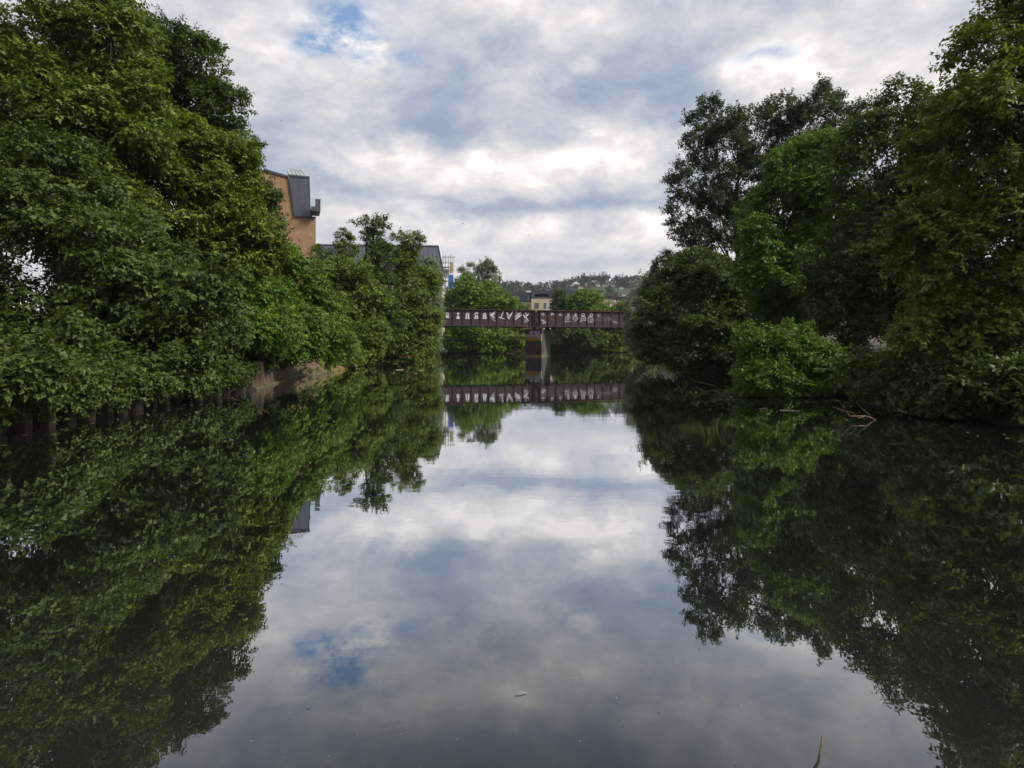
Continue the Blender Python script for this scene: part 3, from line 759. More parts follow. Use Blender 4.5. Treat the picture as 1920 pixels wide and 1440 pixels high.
ls = [BR.sx(p) for p in (849.2, 867.5, 884.3, 900.7, 916.5, 931.9, 948.2, 963.5, 980)]
stp = ls[1] - ls[0]
ls = [ls[0] - stp * i for i in range(6, 0, -1)] + ls + [BR.sx(992.5)]
rs = [BR.sx(p) for p in (1027.2, 1043, 1057.9, 1070.8, 1085.6, 1101, 1115.8, 1131, 1146.5)]
stp = rs[-1] - rs[-2]
rs = rs + [rs[-1] + stp * i for i in range(1, 9)]
sL0, sL1 = ls[0] - 1.2, BR.sx(1004.0)
sR0, sR1 = BR.sx(1006.5), rs[-1] + 1.2
gl_ = girder(sL0, sL1, 0.0, None, ls)
gr_ = girder(sR0, sR1, 0.0, None, rs)
gl_['label'] = 'left span girder with tall block letters'
gr_['label'] = 'right span girder with small tags and bubble shapes'
for s, par in ((sL1 - .06, gl_), (sL1 - .30, gl_), (BR.sx(1012.6), gr_), (sR0 + .06, gr_)):
    MB().box(s - .03, s + .03, -.24, -.004, ZB + .165, ZT - .165).build('end_stiffener', M['rust'], par)
for a, b in ((sL0, sL1), (sR0, sR1)):
    girder(a, b, 4.6, None, np.arange(a + .8, b - .3, 1.3))
    MB().box(a, b, 0.24, 4.36, ZB + .35, ZB + .55).build('deck', M['dark_steel'], bridge)
    for s in np.arange(a + .6, b - .2, 2.0):
        MB().box(s - .12, s + .12, 0.24, 4.36, ZB + .062, ZB + .345).build('cross_beam', M['dark_steel'], bridge)

# graffiti: strokes given in the two strips of the girder face, laid on the plate as paint
STRIP = [(820.0, 570.0, 1920 / 190.0), (1000.0, 570.0, 1920 / 190.0)]


class Paint:
    def __init__(s, strip): s.mb = MB(); s.strip = strip; s.o = 0.010
    def pt(s, x, y):
        x0, y0, f = STRIP[s.strip]; return BR(x0 + x / f, y0 + y / f)
    def poly(s, pts):
        q = [s.pt(*p) for p in pts]
        ar = sum(q[i][0] * q[(i + 1) % len(q)][1] - q[(i + 1) % len(q)][0] * q[i][1] for i in range(len(q)))
        if ar < 0: q = q[::-1]
        s.mb.prism(q, -s.o - .0015, -s.o); s.o += 0.0022; return s
    def line(s, pts, w):
        for a, b in zip(pts[:-1], pts[1:]):
            dx, dy = b[0] - a[0], b[1] - a[1]; L = math.hypot(dx, dy) or 1
            ux, uy = dx / L * w * .35, dy / L * w * .35; nx, ny = -dy / L * w / 2, dx / L * w / 2
            s.poly([(a[0] - ux + nx, a[1] - uy + ny), (a[0] - ux - nx, a[1] - uy - ny), (b[0] + ux - nx, b[1] + uy - ny), (b[0] + ux + nx, b[1] + uy + ny)])
        return s
    def disc(s, cx, cy, r, n=14): return s.poly([(cx + r * math.cos(i * 2 * math.pi / n), cy + r * math.sin(i * 2 * math.pi / n)) for i in range(n)])
    def ringl(s, cx, cy, r, w, n=9): return s.line([(cx + r * math.cos(i * 2 * math.pi / n), cy + r * 1.1 * math.sin(i * 2 * math.pi / n)) for i in range(n + 1)], w)
    def done(s, name, mat, par):
        o = s.mb.build(name, M[mat], par); return s.o


def letter(par, strip, *ops, mat='white_paint', back=None):
    o0 = 0.010
    if back:
        P_ = Paint(strip)
        for op, *a in back: getattr(P_, op)(*a)
        o0 = P_.done('letter_outline', 'black_paint', par) + .001
    P_ = Paint(strip); P_.o = o0
    for op, *a in ops: getattr(P_, op)(*a)
    P_.done('graffiti_letter', mat, par)
    return P_.o


def wobble(cx, cy, w, h, n, seed):
    r = random.Random(seed)
    return [(cx + (r.random() - .5) * w, cy + (r.random() - .5) * h) for _ in range(n)]


G = gl_
letter(G, 0, ('poly', [(150, 162), (172, 162), (192, 270), (166, 270)]), ('poly', [(168, 165), (182, 162), (206, 250), (192, 262)]), ('poly', [(190, 165), (210, 165), (228, 270), (204, 270)]),
       back=[('poly', [(140, 150), (216, 150), (243, 292), (150, 292)])])
letter(G, 0, ('disc', 393, 183, 23), ('poly', [(372, 220), (413, 220), (428, 282), (358, 282)]),
       back=[('disc', 394, 184, 36), ('poly', [(362, 205), (423, 205), (443, 294), (345, 294)])])
letter(G, 0, ('poly', [(545, 167), (568, 167), (568, 284), (533, 284)]), ('poly', [(579, 167), (600, 167), (610, 284), (579, 284)]),
       back=[('poly', [(538, 155), (604, 155), (622, 300), (522, 300)])])
letter(G, 0, ('line', [(708, 200), (720, 178), (744, 166), (768, 182)], 22), ('poly', [(716, 208), (738, 200), (738, 284), (698, 284)]), ('poly', [(748, 205), (766, 210), (777, 284), (748, 284)]),
       back=[('poly', [(700, 190), (722, 158), (752, 150), (782, 175), (790, 298), (688, 298)])])
letter(G, 0, ('poly', [(870, 172), (893, 172), (893, 284), (858, 284)]), ('poly', [(902, 172), (923, 172), (937, 284), (902, 284)]), ('poly', [(884, 218), (912, 218), (912, 236), (884, 236)]),
       back=[('poly', [(862, 158), (930, 158), (950, 300), (846, 300)])])
letter(G, 0, ('line', [(1102, 136), (1055, 170), (1008, 205)], 20), ('line', [(1085, 165), (1040, 205), (1075, 265)], 18), ('line', [(995, 170), (1048, 262)], 15), ('line', [(1000, 222), (1090, 185)], 13), ('line', [(1040, 285), (1095, 318)], 9))
letter(G, 0, ('line', [(1252, 132), (1214, 238)], 17), ('line', [(1176, 256), (1266, 280)], 17), ('line', [(1214, 236), (1172, 262)], 13), ('line', [(1226, 175), (1254, 160)], 8))
letter(G, 0, ('line', [(1316, 160), (1352, 278)], 22), ('line', [(1430, 146), (1388, 215), (1356, 278)], 22), ('line', [(1345, 185), (1372, 215)], 10))
letter(G, 0, ('line', [(1484, 162), (1500, 146), (1512, 160), (1492, 186), (1534, 188)], 9), ('line', [(1582, 158), (1470, 244)], 18), ('line', [(1592, 208), (1480, 292)], 20), ('line', [(1560, 205), (1500, 255)], 14))
letter(G, 0, ('line', [(1660, 178), (1680, 156), (1692, 172), (1670, 192)], 9), ('line', [(1742, 166), (1645, 262)], 16), ('line', [(1632, 210), (1676, 258), (1722, 312)], 20), ('line', [(1732, 200), (1684, 232)], 12))
letter(G, 0, ('line', [(1640, 322), (1700, 352), (1660, 300), (1720, 330)], 8), ('line', [(1640, 355), (1690, 310)], 7), mat='grey_paint')
G = gr_
letter(G, 1, ('line', [(156, 190), (176, 170), (205, 186), (200, 210), (166, 208), (156, 190)], 10))
letter(G, 1, ('line', [(336, 160), (346, 210), (386, 190), (336, 160)], 12))
letter(G, 1, ('line', [(522, 170), (490, 210), (542, 215)], 12))
letter(G, 1, ('line', [(682, 180), (650, 182), (655, 215), (690, 213)], 9), ('line', [(652, 197), (682, 196)], 8))
letter(G, 1, ('line', [(640, 230), (690, 236), (712, 300), (690, 340), (656, 320), (612, 345), (600, 300), (640, 230)], 15), ('line', [(632, 290), (680, 280)], 12), ('line', [(640, 260), (672, 262), (655, 300)], 10), mat='grey_paint')
letter(G, 1, ('line', [(772, 186), (822, 190), (776, 214), (828, 216)], 9))
letter(G, 1, ('line', [(760, 232), (800, 226), (845, 266), (796, 330), (746, 276), (760, 232)], 14), ('line', [(772, 260), (820, 262), (788, 296)], 11), mat='grey_paint')
letter(G, 1, ('ringl', 942, 206, 24, 12))
letter(G, 1, ('line', [(916, 246), (975, 242), (1004, 282), (980, 318), (942, 300), (898, 344), (906, 282), (916, 246)], 14), ('line', [(930, 275), (976, 278)], 14), mat='grey_paint')
letter(G, 1, ('ringl', 1096, 211, 23, 12))
letter(G, 1, ('line', [(1060, 242), (1110, 250), (1140, 310), (1112, 352), (1086, 330), (1060, 352), (1036, 300), (1060, 242)], 14), ('line', [(1070, 275), (1105, 300), (1080, 320)], 11), mat='grey_paint')
letter(G, 1, ('line', [(1275, 196), (1236, 196), (1220, 220), (1242, 240), (1268, 234)], 10), mat='grey_paint')
letter(G, 1, *[('line', wobble(x, 295, 34, 110, 5, x), 6) for x in range(1205, 1470, 32)], mat='faded_paint')
letter(G, 1, ('line', [(156, 280), (163, 330), (196, 300), (215, 345), (188, 375)], 9), ('line', [(170, 372), (200, 318), (226, 368), (240, 330)], 9))
letter(G, 1, ('line', [(1512, 318), (1518, 350), (1540, 366), (1556, 330), (1584, 348), (1560, 372)], 9), ('line', [(1530, 320), (1548, 345)], 8), mat='grey_paint')

# ------------------------------------------------------------------ pier
PR = Plane(PX(1000, 82.6), 82.6, R(17.0))
# its long axis runs with the river, so the face towards the camera is the narrow one
pier = thing('bridge_pier', 'stained concrete bridge pier with orange-topped arched recess standing in the river', 'pier', (PX(1000, 82.6), 82.6, 0), R(-17.0))
PR = Plane(PX(1000, 82.6), 82.6, R(-17.0))
xl, xr = PR.sx(985), PR.sx(1015.2)
PL = 5.3
zt = 3.62


def zpx(py): return PZ(py, 82.6)


rz0, rz1, spr = 0.28, zpx(631.5), zpx(637.5)     # recess bottom, crown and springing
cx_ = (xl + xr) / 2 - .05; hw = (xr - xl) / 2 - 0.10
arc = [(cx_ + hw * math.cos(a), spr + (rz1 - spr) * math.sin(a)) for a in np.linspace(0, math.pi, 13)]
shaft = MB()
shaft.box(xl, xr, 0.35, PL, -1.5, zt)
body = shaft.build('shaft', M['pier_conc'], pier)
# front leaf with the arched opening cut through it: left jamb, right jamb, head
f = MB()
f.box(xl, cx_ - hw, 0.0, 0.347, spr - .2, zt - .45).box(cx_ + hw, xr, 0.0, 0.347, spr - .2, zt - .45)
MB().box(xl, cx_ - hw, 0.0, 0.347, rz0, spr - .203).box(cx_ + hw, xr, 0.0, 0.347, rz0, spr - .203).build('jamb', M['pier_dark'], pier)
for a, b in zip(arc[:-1], arc[1:]):
    f.prism([(b[0], b[1]), (a[0], a[1]), (a[0], zt - .45), (b[0], zt - .45)], 0.0, 0.347)
f.build('arch_surround', M['pier_white'], pier)
MB().prism([(cx_ - hw, rz0), (cx_ + hw, rz0)] + [(cx_ + hw, spr - .12), (cx_ - hw, spr - .12)], 0.20, 0.346).build('recess_panel', M['pier_dark'], pier)
MB().prism([(cx_ - hw, spr - .115), (cx_ + hw, spr - .115)] + arc, 0.06, 0.346).build('recess_head', M['orange_paint'], pier)
MB().box(xl - .04, xr + .04, -.06, PL + .04, -1.5, .24).build('plinth', M['wet_conc'], pier)
MB().box(xl - .05, xr + .05, -.05, 0.346, zt - .447, zt - .02).build('name_band', M['pier_dark'], pier)
MB().box(xl - .10, xr + .10, -.12, PL + .05, zt - .017, zt + .22).build('cap', M['pier_dark'], pier)
for i, px in enumerate((998.6, 1010.5)):
    s = PR.sx(px); y_ = 0.85
    MB().prism([(s - .42, zt + .223), (s + .42, zt + .223), (s + .18, ZB - .004), (s - .18, ZB - .004)], y_ - .3, y_ + .3).build('bearing', M['dark_steel'], pier)
    MB().prism([(s + 1.0 - .42, zt + .223), (s + 1.0 + .42, zt + .223), (s + 1.0 + .18, ZB - .004), (s + 1.0 - .18, ZB - .004)], PL - 1.0, PL - .4).build('bearing', M['dark_steel'], pier)
# painted capitals on the band
GL = {'E': [[(1, 0), (0, 0), (0, 1), (1, 1)], [(0, .5), (.8, .5)]], 'D': [[(0, 0), (.6, 0), (1, .3), (1, .7), (.6, 1), (0, 1), (0, 0)]], 'V': [[(0, 1), (.5, 0), (1, 1)]],
      'S': [[(1, 1), (0, 1), (0, .5), (1, .5), (1, 0), (0, 0)]], 'T': [[(0, 1), (1, 1)], [(.5, 1), (.5, 0)]]}


def band_text(txt, x0, z0, w, h, gap, y):
    x = x0; o = 0.0
    for ch in txt:
        if ch != ' ':
            mb = MB()
            for ln in GL[ch]:
                for a, b in zip(ln[:-1], ln[1:]):
                    ax, az, bx, bz = x + a[0] * w, z0 + a[1] * h, x + b[0] * w, z0 + b[1] * h
                    L = math.hypot(bx - ax, bz - az); nx, nz = -(bz - az) / L * .026, (bx - ax) / L * .026; ux, uz = (bx - ax) / L * .02, (bz - az) / L * .02
                    mb.prism([(ax - ux - nx, az - uz - nz), (bx + ux - nx, bz + uz - nz), (bx + ux + nx, bz + uz + nz), (ax - ux + nx, az - uz + nz)], y - .004 - o, y - .002 - o); o += .0004
            mb.build('painted_letter', M['white_paint'], pier)
        x += w + gap


band_text('ED VEST', xl + .68, zt - .38, .165, .27, .055, -.05)

# ------------------------------------------------------------------ concrete river wall, revetment slabs, sheet piling
W = [(-9.83, 22.2), (-10.9, 27.9), (-11.5, 31.2), (-11.2, 36.3), (-11.3, 40.5)]
wall = thing('river_wall', 'streaked brown concrete river wall with a mossy ledge at the waterline', 'wall', (W[0][0], W[0][1], 0))


def along(mb, a, b, prof):
    """sweep a profile (u away from the river, z) from a to b"""
    d = Vector((b[0] - a[0], b[1] - a[1], 0)).normalized(); nrm = Vector((-d.y, d.x, 0))
    o = Vector((W[0][0], W[0][1], 0)); n = len(prof)
    A = [Vector((a[0], a[1], 0)) + nrm * u + Vector((0, 0, z)) - o for u, z in prof]
    Bq = [Vector((b[0], b[1], 0)) + nrm * u + Vector((0, 0, z)) - o for u, z in prof]
    mb.add(A + Bq, [tuple(range(n)), tuple(range(2 * n - 1, n - 1, -1))] + [(i, i + n, (i + 1) % n + n, (i + 1) % n) for i in range(n)])
    return mb


pan = 4
for i in range(pan):
    t0, t1 = i / pan, (i + 1) / pan - .004
    a = (W[0][0] + (W[1][0] - W[0][0]) * t0, W[0][1] + (W[1][1] - W[0][1]) * t0); b = (W[0][0] + (W[1][0] - W[0][0]) * t1, W[0][1] + (W[1][1] - W[0][1]) * t1)
    along(MB(), a, b, [(0, -1.2), (0.02, 1.02), (.45, 1.04), (.45, -1.2)]).build('wall_panel', M['wall_conc'], wall)
along(MB(), (W[1][0], W[1][1] + .01), W[2], [(0, -1.2), (0.1, .92), (.5, .95), (.5, -1.2)]).build('wall_panel', M['wall_conc'], wall)
along(MB(), W[0], W[1], [(-.16, -1.0), (-.16, .07), (-.10, .10), (-.003, .11), (-.003, -1.0)]).build('ledge', M['wet_conc'], wall)
along(MB(), (W[1][0], W[1][1] + .01), W[2], [(-.16, -1.0), (-.16, .06), (-.10, .09), (-.003, .10), (-.003, -1.0)]).build('ledge', M['wet_conc'], wall)
rev = thing('revetment_slab', 'sloping brown concrete revetment slab past the end of the river wall', 'revetment', (W[0][0], W[0][1], 0))
along(MB(), (W[2][0] + .02, W[2][1] + .02), W[3], [(0, -1), (0.02, .12), (2.3, 1.55), (2.4, 1.45), (2.4, -1)]).build('slab', M['revet'], rev)
along(MB(), (W[2][0] + .02, W[2][1] + .02), W[3], [(-.22, -1), (-.22, .06), (-.003, .09), (-.003, -1)]).build('toe', M['wet_conc'], rev)
rev2 = thing('revetment_slab', 'yellow mossy concrete revetment slab at the far end of the left wall', 'revetment', (W[0][0], W[0][1], 0))
along(MB(), (W[3][0], W[3][1] + .25), W[4], [(0, -1), (0.02, .1), (2.2, 1.45), (2.3, 1.35), (2.3, -1)]).build('slab', M['moss'], rev2)
sp = thing('sheet_pile_wall', 'dark corrugated steel sheet piling at the foot of the left bank', 'sheet piling', (-9.80, 22.15, 0))
pb = MB()
prof = [(0, 0), (.10, 0), (.22, .26), (.40, .26), (.52, 0), (.60, 0)]      # along -y, into the bank
for (a, b), (c, d_) in zip(prof[:-1], prof[1:]):
    pb.add([(-b, -a, -1.4), (-d_, -c, -1.4), (-d_, -c, .70), (-b, -a, .70), (-b - .02, -a, -1.4), (-d_ - .02, -c, -1.4), (-d_ - .02, -c, .70), (-b - .02, -a, .70)],
           [(0, 1, 2, 3), (7, 6, 5, 4), (3, 2, 6, 7), (1, 0, 4, 5)])
p0 = pb.build('pile', M['pile'], sp)
for i in range(1, 44):
    c = p0.copy(); COL.objects.link(c); c.parent = sp; c.location = (0, -i * 0.602, random.uniform(-.03, .02))
MB().box(-.30, .03, -26.5, 0, .74, .82).build('capping_beam', M['pile'], sp)

# ------------------------------------------------------------------ brick block with zinc mansard, left
BA = Plane(PX(592, 100), 100.0, R(21))
ba = thing('apartment_block', 'tan brick apartment block with dark zinc mansard and projecting balcony', 'apartment building', (BA.x0, 100, 0), BA.th)
A_ = BA


def q(px, py, off=0.0): return A_(px, py, off)


zL = A_(551.5, 404.5)[1]
lw0 = A_.sx(430)
pk = A_(497, 317.5); ev = A_(540, 332)
slope = (ev[1] - pk[1]) / (ev[0] - pk[0])
top0 = pk[1] - slope * (pk[0] - lw0) * -1 if False else pk[1] + slope * (lw0 - pk[0])
wall_poly = [(lw0, 0), (0, 0), (0, zL), A_(551.8, 404.5), A_(540.5, 333), (pk[0], pk[1] - .35), (lw0, pk[1] - 4.0)]
wall_poly[3] = (wall_poly[3][0], zL)
MB().prism(wall_poly, 0, 13.0).build('wall', M['brick'], ba)
# verge trim along the gable
d = MB(); d.prism([(pk[0] - .1, pk[1] - .35), (ev[0], ev[1] - .12), (ev[0], ev[1] + .22), (pk[0] - .1, pk[1] + .05)], -.18, 13.1).build('verge', M['zinc_dark'], ba)
MB().prism([(lw0, pk[1] - 4.0), (pk[0], pk[1] - .35), (pk[0], pk[1] + .05), (lw0, pk[1] - 3.6)], -.1, 13.1).build('verge', M['zinc_dark'], ba)
zx0b, zx1b = A_.sx(552.5), A_.sx(582.3)
zx0t, zx1t = A_.sx(541.5), A_.sx(579.6)
ztp = A_(560, 333)[1]
zp = [(zx0b, zL + .003), (zx1b, zL + .003), (zx1t, ztp), (zx0t, ztp)]
zb = MB().prism(zp, -.22, 11.0).build('zinc_cladding', M['zinc'], ba)
n = 8
for i in range(n + 1):
    t = i / n
    xb, xt = zx0b + (zx1b - zx0b) * t, zx0t + (zx1t - zx0t) * t
    w = .05 if 0 < i < n else .13
    MB().prism([(xb - w / 2, zL + .05), (xb + w / 2, zL + .05), (xt + w / 2, ztp - .02), (xt - w / 2, ztp - .02)], -.30, -.223).build('seam', M['zinc_dark'] if i in (0, n) else M['zinc'], zb)
MB().box(zx0t - .1, zx1t + .08, -.36, -.222, ztp + .003, ztp + .30).build('fascia', M['zinc_dark'], zb)
MB().box(zx0b - .1, .06, -.34, -.224, zL - .14, zL + .045).build('sill_flashing', M['zinc_dark'], zb)
# zinc roof slope above the zinc face, sky reflection put into its pale colour
zr = ztp + .30
ro = MB().add([(zx0t, -.3, zr + .004), (zx1t, -.3, zr + .004), (zx1t - .9, 3.4, zr + 2.05), (zx0t - .3, 3.4, zr + 2.05), (zx0t, 9, zr + .004), (zx1t, 9, zr + .004)],
              [(0, 1, 2, 3), (1, 5, 2), (0, 3, 4), (3, 2, 5, 4), (0, 4, 5, 1)]).build('roof', M['zinc_light'], ba)
for i in range(1, 5):
    t = i / 5
    a = Vector((zx0t + (zx1t - zx0t) * t, -.3, zr + .03)); b = Vector((zx0t - .3 + (zx1t - .6 - zx0t) * t, 3.4, zr + 2.07))
    MB().tube([a, b], .045, 4).build('roof_seam', M['zinc'], ro)
# balcony: floor, dark side cheek, glass front
bx0 = zx1b + .02; bx1 = A_.sx(600)
zf0 = A_(590, 399)[1]; zf1 = A_(590, 391)[1]; zg = A_(592, 376)[1]
bal = MB().box(bx0, bx1, -1.6, 2.6, zf0, zf0 + .35).build('balcony', M['zinc_dark'], ba)
MB().box(bx1 - .10, bx1 - .002, -1.62, 2.6, zf0 + .353, zg).build('side_screen', M['zinc_dark'], bal)
MB().box(bx0, bx1 - .105, -1.60, -1.52, zf0 + .353, zf1).build('upstand', M['zinc_dark'], bal)
bm_ = A_.sx(590.5)
MB().box(bx0, bm_ - .01, -1.58, -1.55, zf1 + .003, zg).build('glass_panel', M['clear_glass'], bal)
MB().box(bm_, bx1 - .105, -1.60, -1.50, zf1 + .003, zg - .1).build('front_panel', M['zinc_dark'], bal)
MB().box(zx1b - .3, zx1b + .25, -.10, 2.4, zL + .003, zf0 - .003).build('balcony_bracket', M['zinc_dark'], ba)
for (a, b, c, d_) in ((510.5, 516, 370, 392), (505, 512, 430, 452), (468, 476, 380, 402), (448, 455, 440, 462)):
    x0, z1 = A_(a, c); x1, z0 = A_(b, d_)
    w = MB().box(x0, x1, -.03, -.003, z0, z1).build('window', M['zinc_dark'], ba)
    MB().box(x0 + .08, (x0 + x1) / 2 - .03, -.045, -.033, z0 + .08, z1 - .08).build('pane', M['glass'], w)
    MB().box((x0 + x1) / 2 + .03, x1 - .08, -.045, -.033, z0 + .08, z1 - .08).build('pane', M['glass'], w)
MB().tube([(A_.sx(516), -.08, A_(516, 337)[1]), (A_.sx(516), -.08, A_(516, 322)[1])], .05, 5).build('downpipe', M['zinc_dark'], ba)

# ------------------------------------------------------------------ long block behind the left trees
BB = Plane(PX(832, 135), 135.0, R(4))
bb = thing('apartment_block', 'long low-roofed grey mansard block behind the left bank trees', 'apartment building', (BB.x0, 135, 0), BB.th)
x0 = BB.sx(560); xr_t = BB.sx(821.5); zt_ = BB(825, 459)[1]; ze = BB(832, 506)[1]
MB().box(x0, -.4, .6, 13, 0, ze).build('wall', M['render_cream'], bb)
mz = MB().add([(x0, 0, ze + .003), (.0, 0, ze + .003), (xr_t, 2.0, zt_), (x0, 2.0, zt_), (x0, 13, ze + .003), (0, 13, ze + .003), (xr_t, 11, zt_), (x0, 11, zt_)],
              [(0, 1, 2, 3), (1, 5, 6, 2), (5, 4, 7, 6), (4, 0, 3, 7), (3, 2, 6, 7), (0, 4, 5, 1)]).build('mansard_roof', M['zinc'], bb)
for i in range(34):
    xx = x0 + 1 + i * 1.0
    if xx > xr_t: break
    MB().add([(xx, -.07, ze + .06), (xx + .06, -.07, ze + .06), (xx + .06, 1.93, zt_), (xx, 1.93, zt_), (xx, .02, ze + .06), (xx + .06, .02, ze + .06), (xx + .06, 2.02, zt_), (xx, 2.02, zt_)],
             [(0, 1, 2, 3), (0, 3, 7, 4), (1, 5, 6, 2), (3, 2, 6, 7), (0, 4, 5, 1)]).build('seam', M['zinc'], mz)
MB().box(x0, xr_t + .1, 1.8, 11.2, zt_ + .003, zt_ + .22).build('parapet', M['zinc_light'], bb)
MB().tube([(.06, -.1, ze), (xr_t + .08, 1.9, zt_ + .3)], .12, 5).build('verge', M['white_sheet_glint'], bb)
for (a, b, c, d_) in ((815.5, 820, 480, 489), (786, 793, 480, 489), (742, 749, 470, 480), (700, 707, 470, 480), (606, 612, 470, 480), (600, 603.5, 458, 476)):
    xa, z1 = BB(a, c); xb, z0 = BB(b, d_)
    w = MB().box(xa, xb, -.12, 1.6, z0, z1).build('dormer_window', M['zinc_dark'], bb)
    MB().box(xa + .08, xb - .08, -.15, -.123, z0 + .08, z1 - .08).build('pane', M['glass'], w)
for px in (819, 812, 806, 799, 630, 622, 614):
    xa, z1 = BB(px - 2, 508); xb, z0 = BB(px + 2, 520)
    w = MB().box(xa, xb, .54, .597, z0, z1).build('window', M['zinc_dark'], bb)
    MB().box(xa + .06, xb - .06, .52, .537, z0 + .06, z1 - .06).build('pane', M['glass'], w)

# scaffolding at its end
SC = Plane(PX(832, 134), 134.0, R(4))
sc = thing('scaffolding', 'tube scaffolding with blue sheeting at the end of the long block', 'scaffold', (SC.x0, 134, 0), SC.th)
pxs = [830.5, 835, 840.5, 845, 849.5]
zh = SC(840, 480)[1]
for j, px in enumerate(pxs):
    for y in (0, 1.3):
        s = SC.sx(px); top = zh + (.5 if j % 2 else .1)
        MB().tube([(s, y, 0), (s, y, top)], .055, 6).build('pole', M['pole'], sc)
sx0, sx1 = SC.sx(829), SC.sx(853)
for py in (481.5, 492, 500, 506, 516, 526, 540):
    z = SC(840, py)[1]
    for y in (-.07, 1.37): MB().tube([(sx0, y, z), (sx1 if py in (481.5, 506) else SC.sx(850.5), y, z)], .045, 6).build('ledger', M['pole'], sc)
for py in (500.8, 507, 527):
    z = SC(840, py)[1]
    for y in (.0, .33, .66, .99):
        MB().box(SC.sx(829.5), SC.sx(842), y + .07, y + .37, z - .06, z).build('board', M['dark_steel'] if py < 505 else M['plank'], sc)
for a, b in ((492, 512),):
    MB().box(SC.sx(843.2), SC.sx(848.8), -.14, -.11, SC(840, b)[1], SC(840, a)[1]).build('board', M['plank'], sc)
MB().box(SC.sx(841.5), SC.sx(849.2), -.20, -.16, SC(840, 540)[1], SC(840, 515.5)[1]).build('sheeting', M['blue_sheet'], sc)
MB().box(SC.sx(832.5), SC.sx(842), 1.5, 1.54, SC(840, 520)[1], SC(840, 503)[1]).build('sheeting', M['white_sheet_glint'], sc)

# ------------------------------------------------------------------ pale block beyond the bridge
BC = Plane(PX(996, 220), 220.0, 0.0)
bc = thing('apartment_block', 'pale stone apartment block with dark zinc upper storey beyond the bridge', 'apartment building', (BC.x0, 220, 0))


def C_(px, py): return BC(px, py)


def bx(name, mat, par, pa, pb_, ya, yb, y0, y1):
    xa, z1 = C_(pa, ya); xb, z0 = C_(pb_, yb)
    return MB().box(xa, xb, y0, y1, z0, z1).build(name, M[mat], par)


bx('wall', 'render_cream', bc, 930, 995.9, 565.6, 655, .3, 14)
bx('wall', 'render_cream', bc, 996.2, 1092, 559.8, 655, -.9, 14)
u1 = bx('zinc_storey', 'zinc_dark', bc, 930, 995.9, 547.8, 565.4, .0, 13)
u2 = bx('zinc_storey', 'zinc_dark', bc, 996.2, 1003, 545.6, 559.5, -1.0, 13)
u3 = bx('zinc_storey', 'zinc_dark', bc, 1028.2, 1093, 544.6, 559.5, -1.0, 13)
bx('lintel', 'zinc_dark', bc, 1003.02, 1028.18, 545.2, 551.6, -1.0, 13)
bx('loggia_back', 'dark_steel', bc, 1003.02, 1028.18, 551.7, 559.5, 1.2, 12)
bx('balustrade', 'zinc', bc, 1003.02, 1028.18, 557.6, 559.5, -1.0, -.9)
for u, a, b, y, st in ((u1, 932, 995, -.05, 1.35), (u3, 1030, 1092, -1.05, 1.35)):
    p_ = a
    while p_ < b:
        xa, z1 = C_(p_, 548.4); xb, z0 = C_(p_, 559.0 if u is u3 else 564.8)
        MB().box(xa, xa + .06, y, y + .047, z0, z1).build('seam', M['zinc'], u); p_ += st * 1.6


def win(a, b, c, d_, y, nv=2, nh=1, glass='glass', par=bc):
    xa, z1 = C_(a, c); xb, z0 = C_(b, d_)
    w = MB().box(xa, xb, y - .06, y - .003, z0, z1).build('window', M['zinc_dark'], par)
    for i in range(nv):
        for j in range(nh):
            wx, wz = (xb - xa) / nv, (z1 - z0) / nh
            MB().box(xa + wx * i + .07, xa + wx * (i + 1) - .07, y - .08, y - .063, z0 + wz * j + .07, z0 + wz * (j + 1) - .07).build('pane', M[glass], w)


win(962.6, 974.3, 553.8, 564.4, -.05, 3); win(988.8, 992.6, 553.8, 564.4, -.05, 1); win(996.8, 999.6, 553.2, 558.4, -1.05, 1); win(949, 955, 553.8, 564, -.05, 2)
win(1002, 1010.3, 568.3, 579, -.9, 2, 2); win(1019.2, 1023.8, 568.3, 579, -.9, 1, 2); win(988, 994, 569.5, 579, .3, 2); win(1048, 1053, 551, 558, -1.05, 2)
win(1032, 1038, 568.3, 579, -.9, 2, 2); win(1047, 1053, 568.3, 579, -.9, 2, 2); win(975, 981, 569.5, 579, .3, 2)
bx('plant_room', 'white_sheet_glint', bc, 988, 998.5, 543.6, 547.5, 4, 9)
bx('plant_room', 'zinc', bc, 1012.5, 1026, 543.0, 545.0, 3, 9)
bx('chimney', 'stone_tan', bc, 1026.3, 1034, 541.6, 545.0, 4, 6)
BD = BC
bd = thing('apartment_block', 'tan stone block with orange roof edges stepping down toward the silvery willow', 'apartment building', (BC.x0, 220, 0))
bx('wall', 'stone_tan', bd, 1093.2, 1131, 548.5, 655, .4, 16)
bx('wall', 'stone_tan', bd, 1131.3, 1150, 561.5, 655, -.2, 16)
bx('wall', 'stone_tan', bd, 1150.3, 1190, 563.5, 655, .6, 16)
bx('upper_storey', 'slate', bd, 1093.3, 1131.1, 545.0, 548.3, .2, 16)
bx('upper_storey', 'slate', bd, 1131.3, 1152, 554.8, 561.3, -.1, 16)
bx('upper_storey', 'slate', bd, 1152.2, 1190, 557.0, 563.3, .7, 16)
bx('roof_edge', 'terracotta', bd, 1092.8, 1131.3, 544.3, 544.97, -.1, 16.1)
bx('roof_edge', 'terracotta', bd, 1131.35, 1152, 554.0, 554.77, -.4, 16.1)
bx('roof_edge', 'terracotta', bd, 1152.2, 1190, 556.2, 556.97, .4, 16.1)
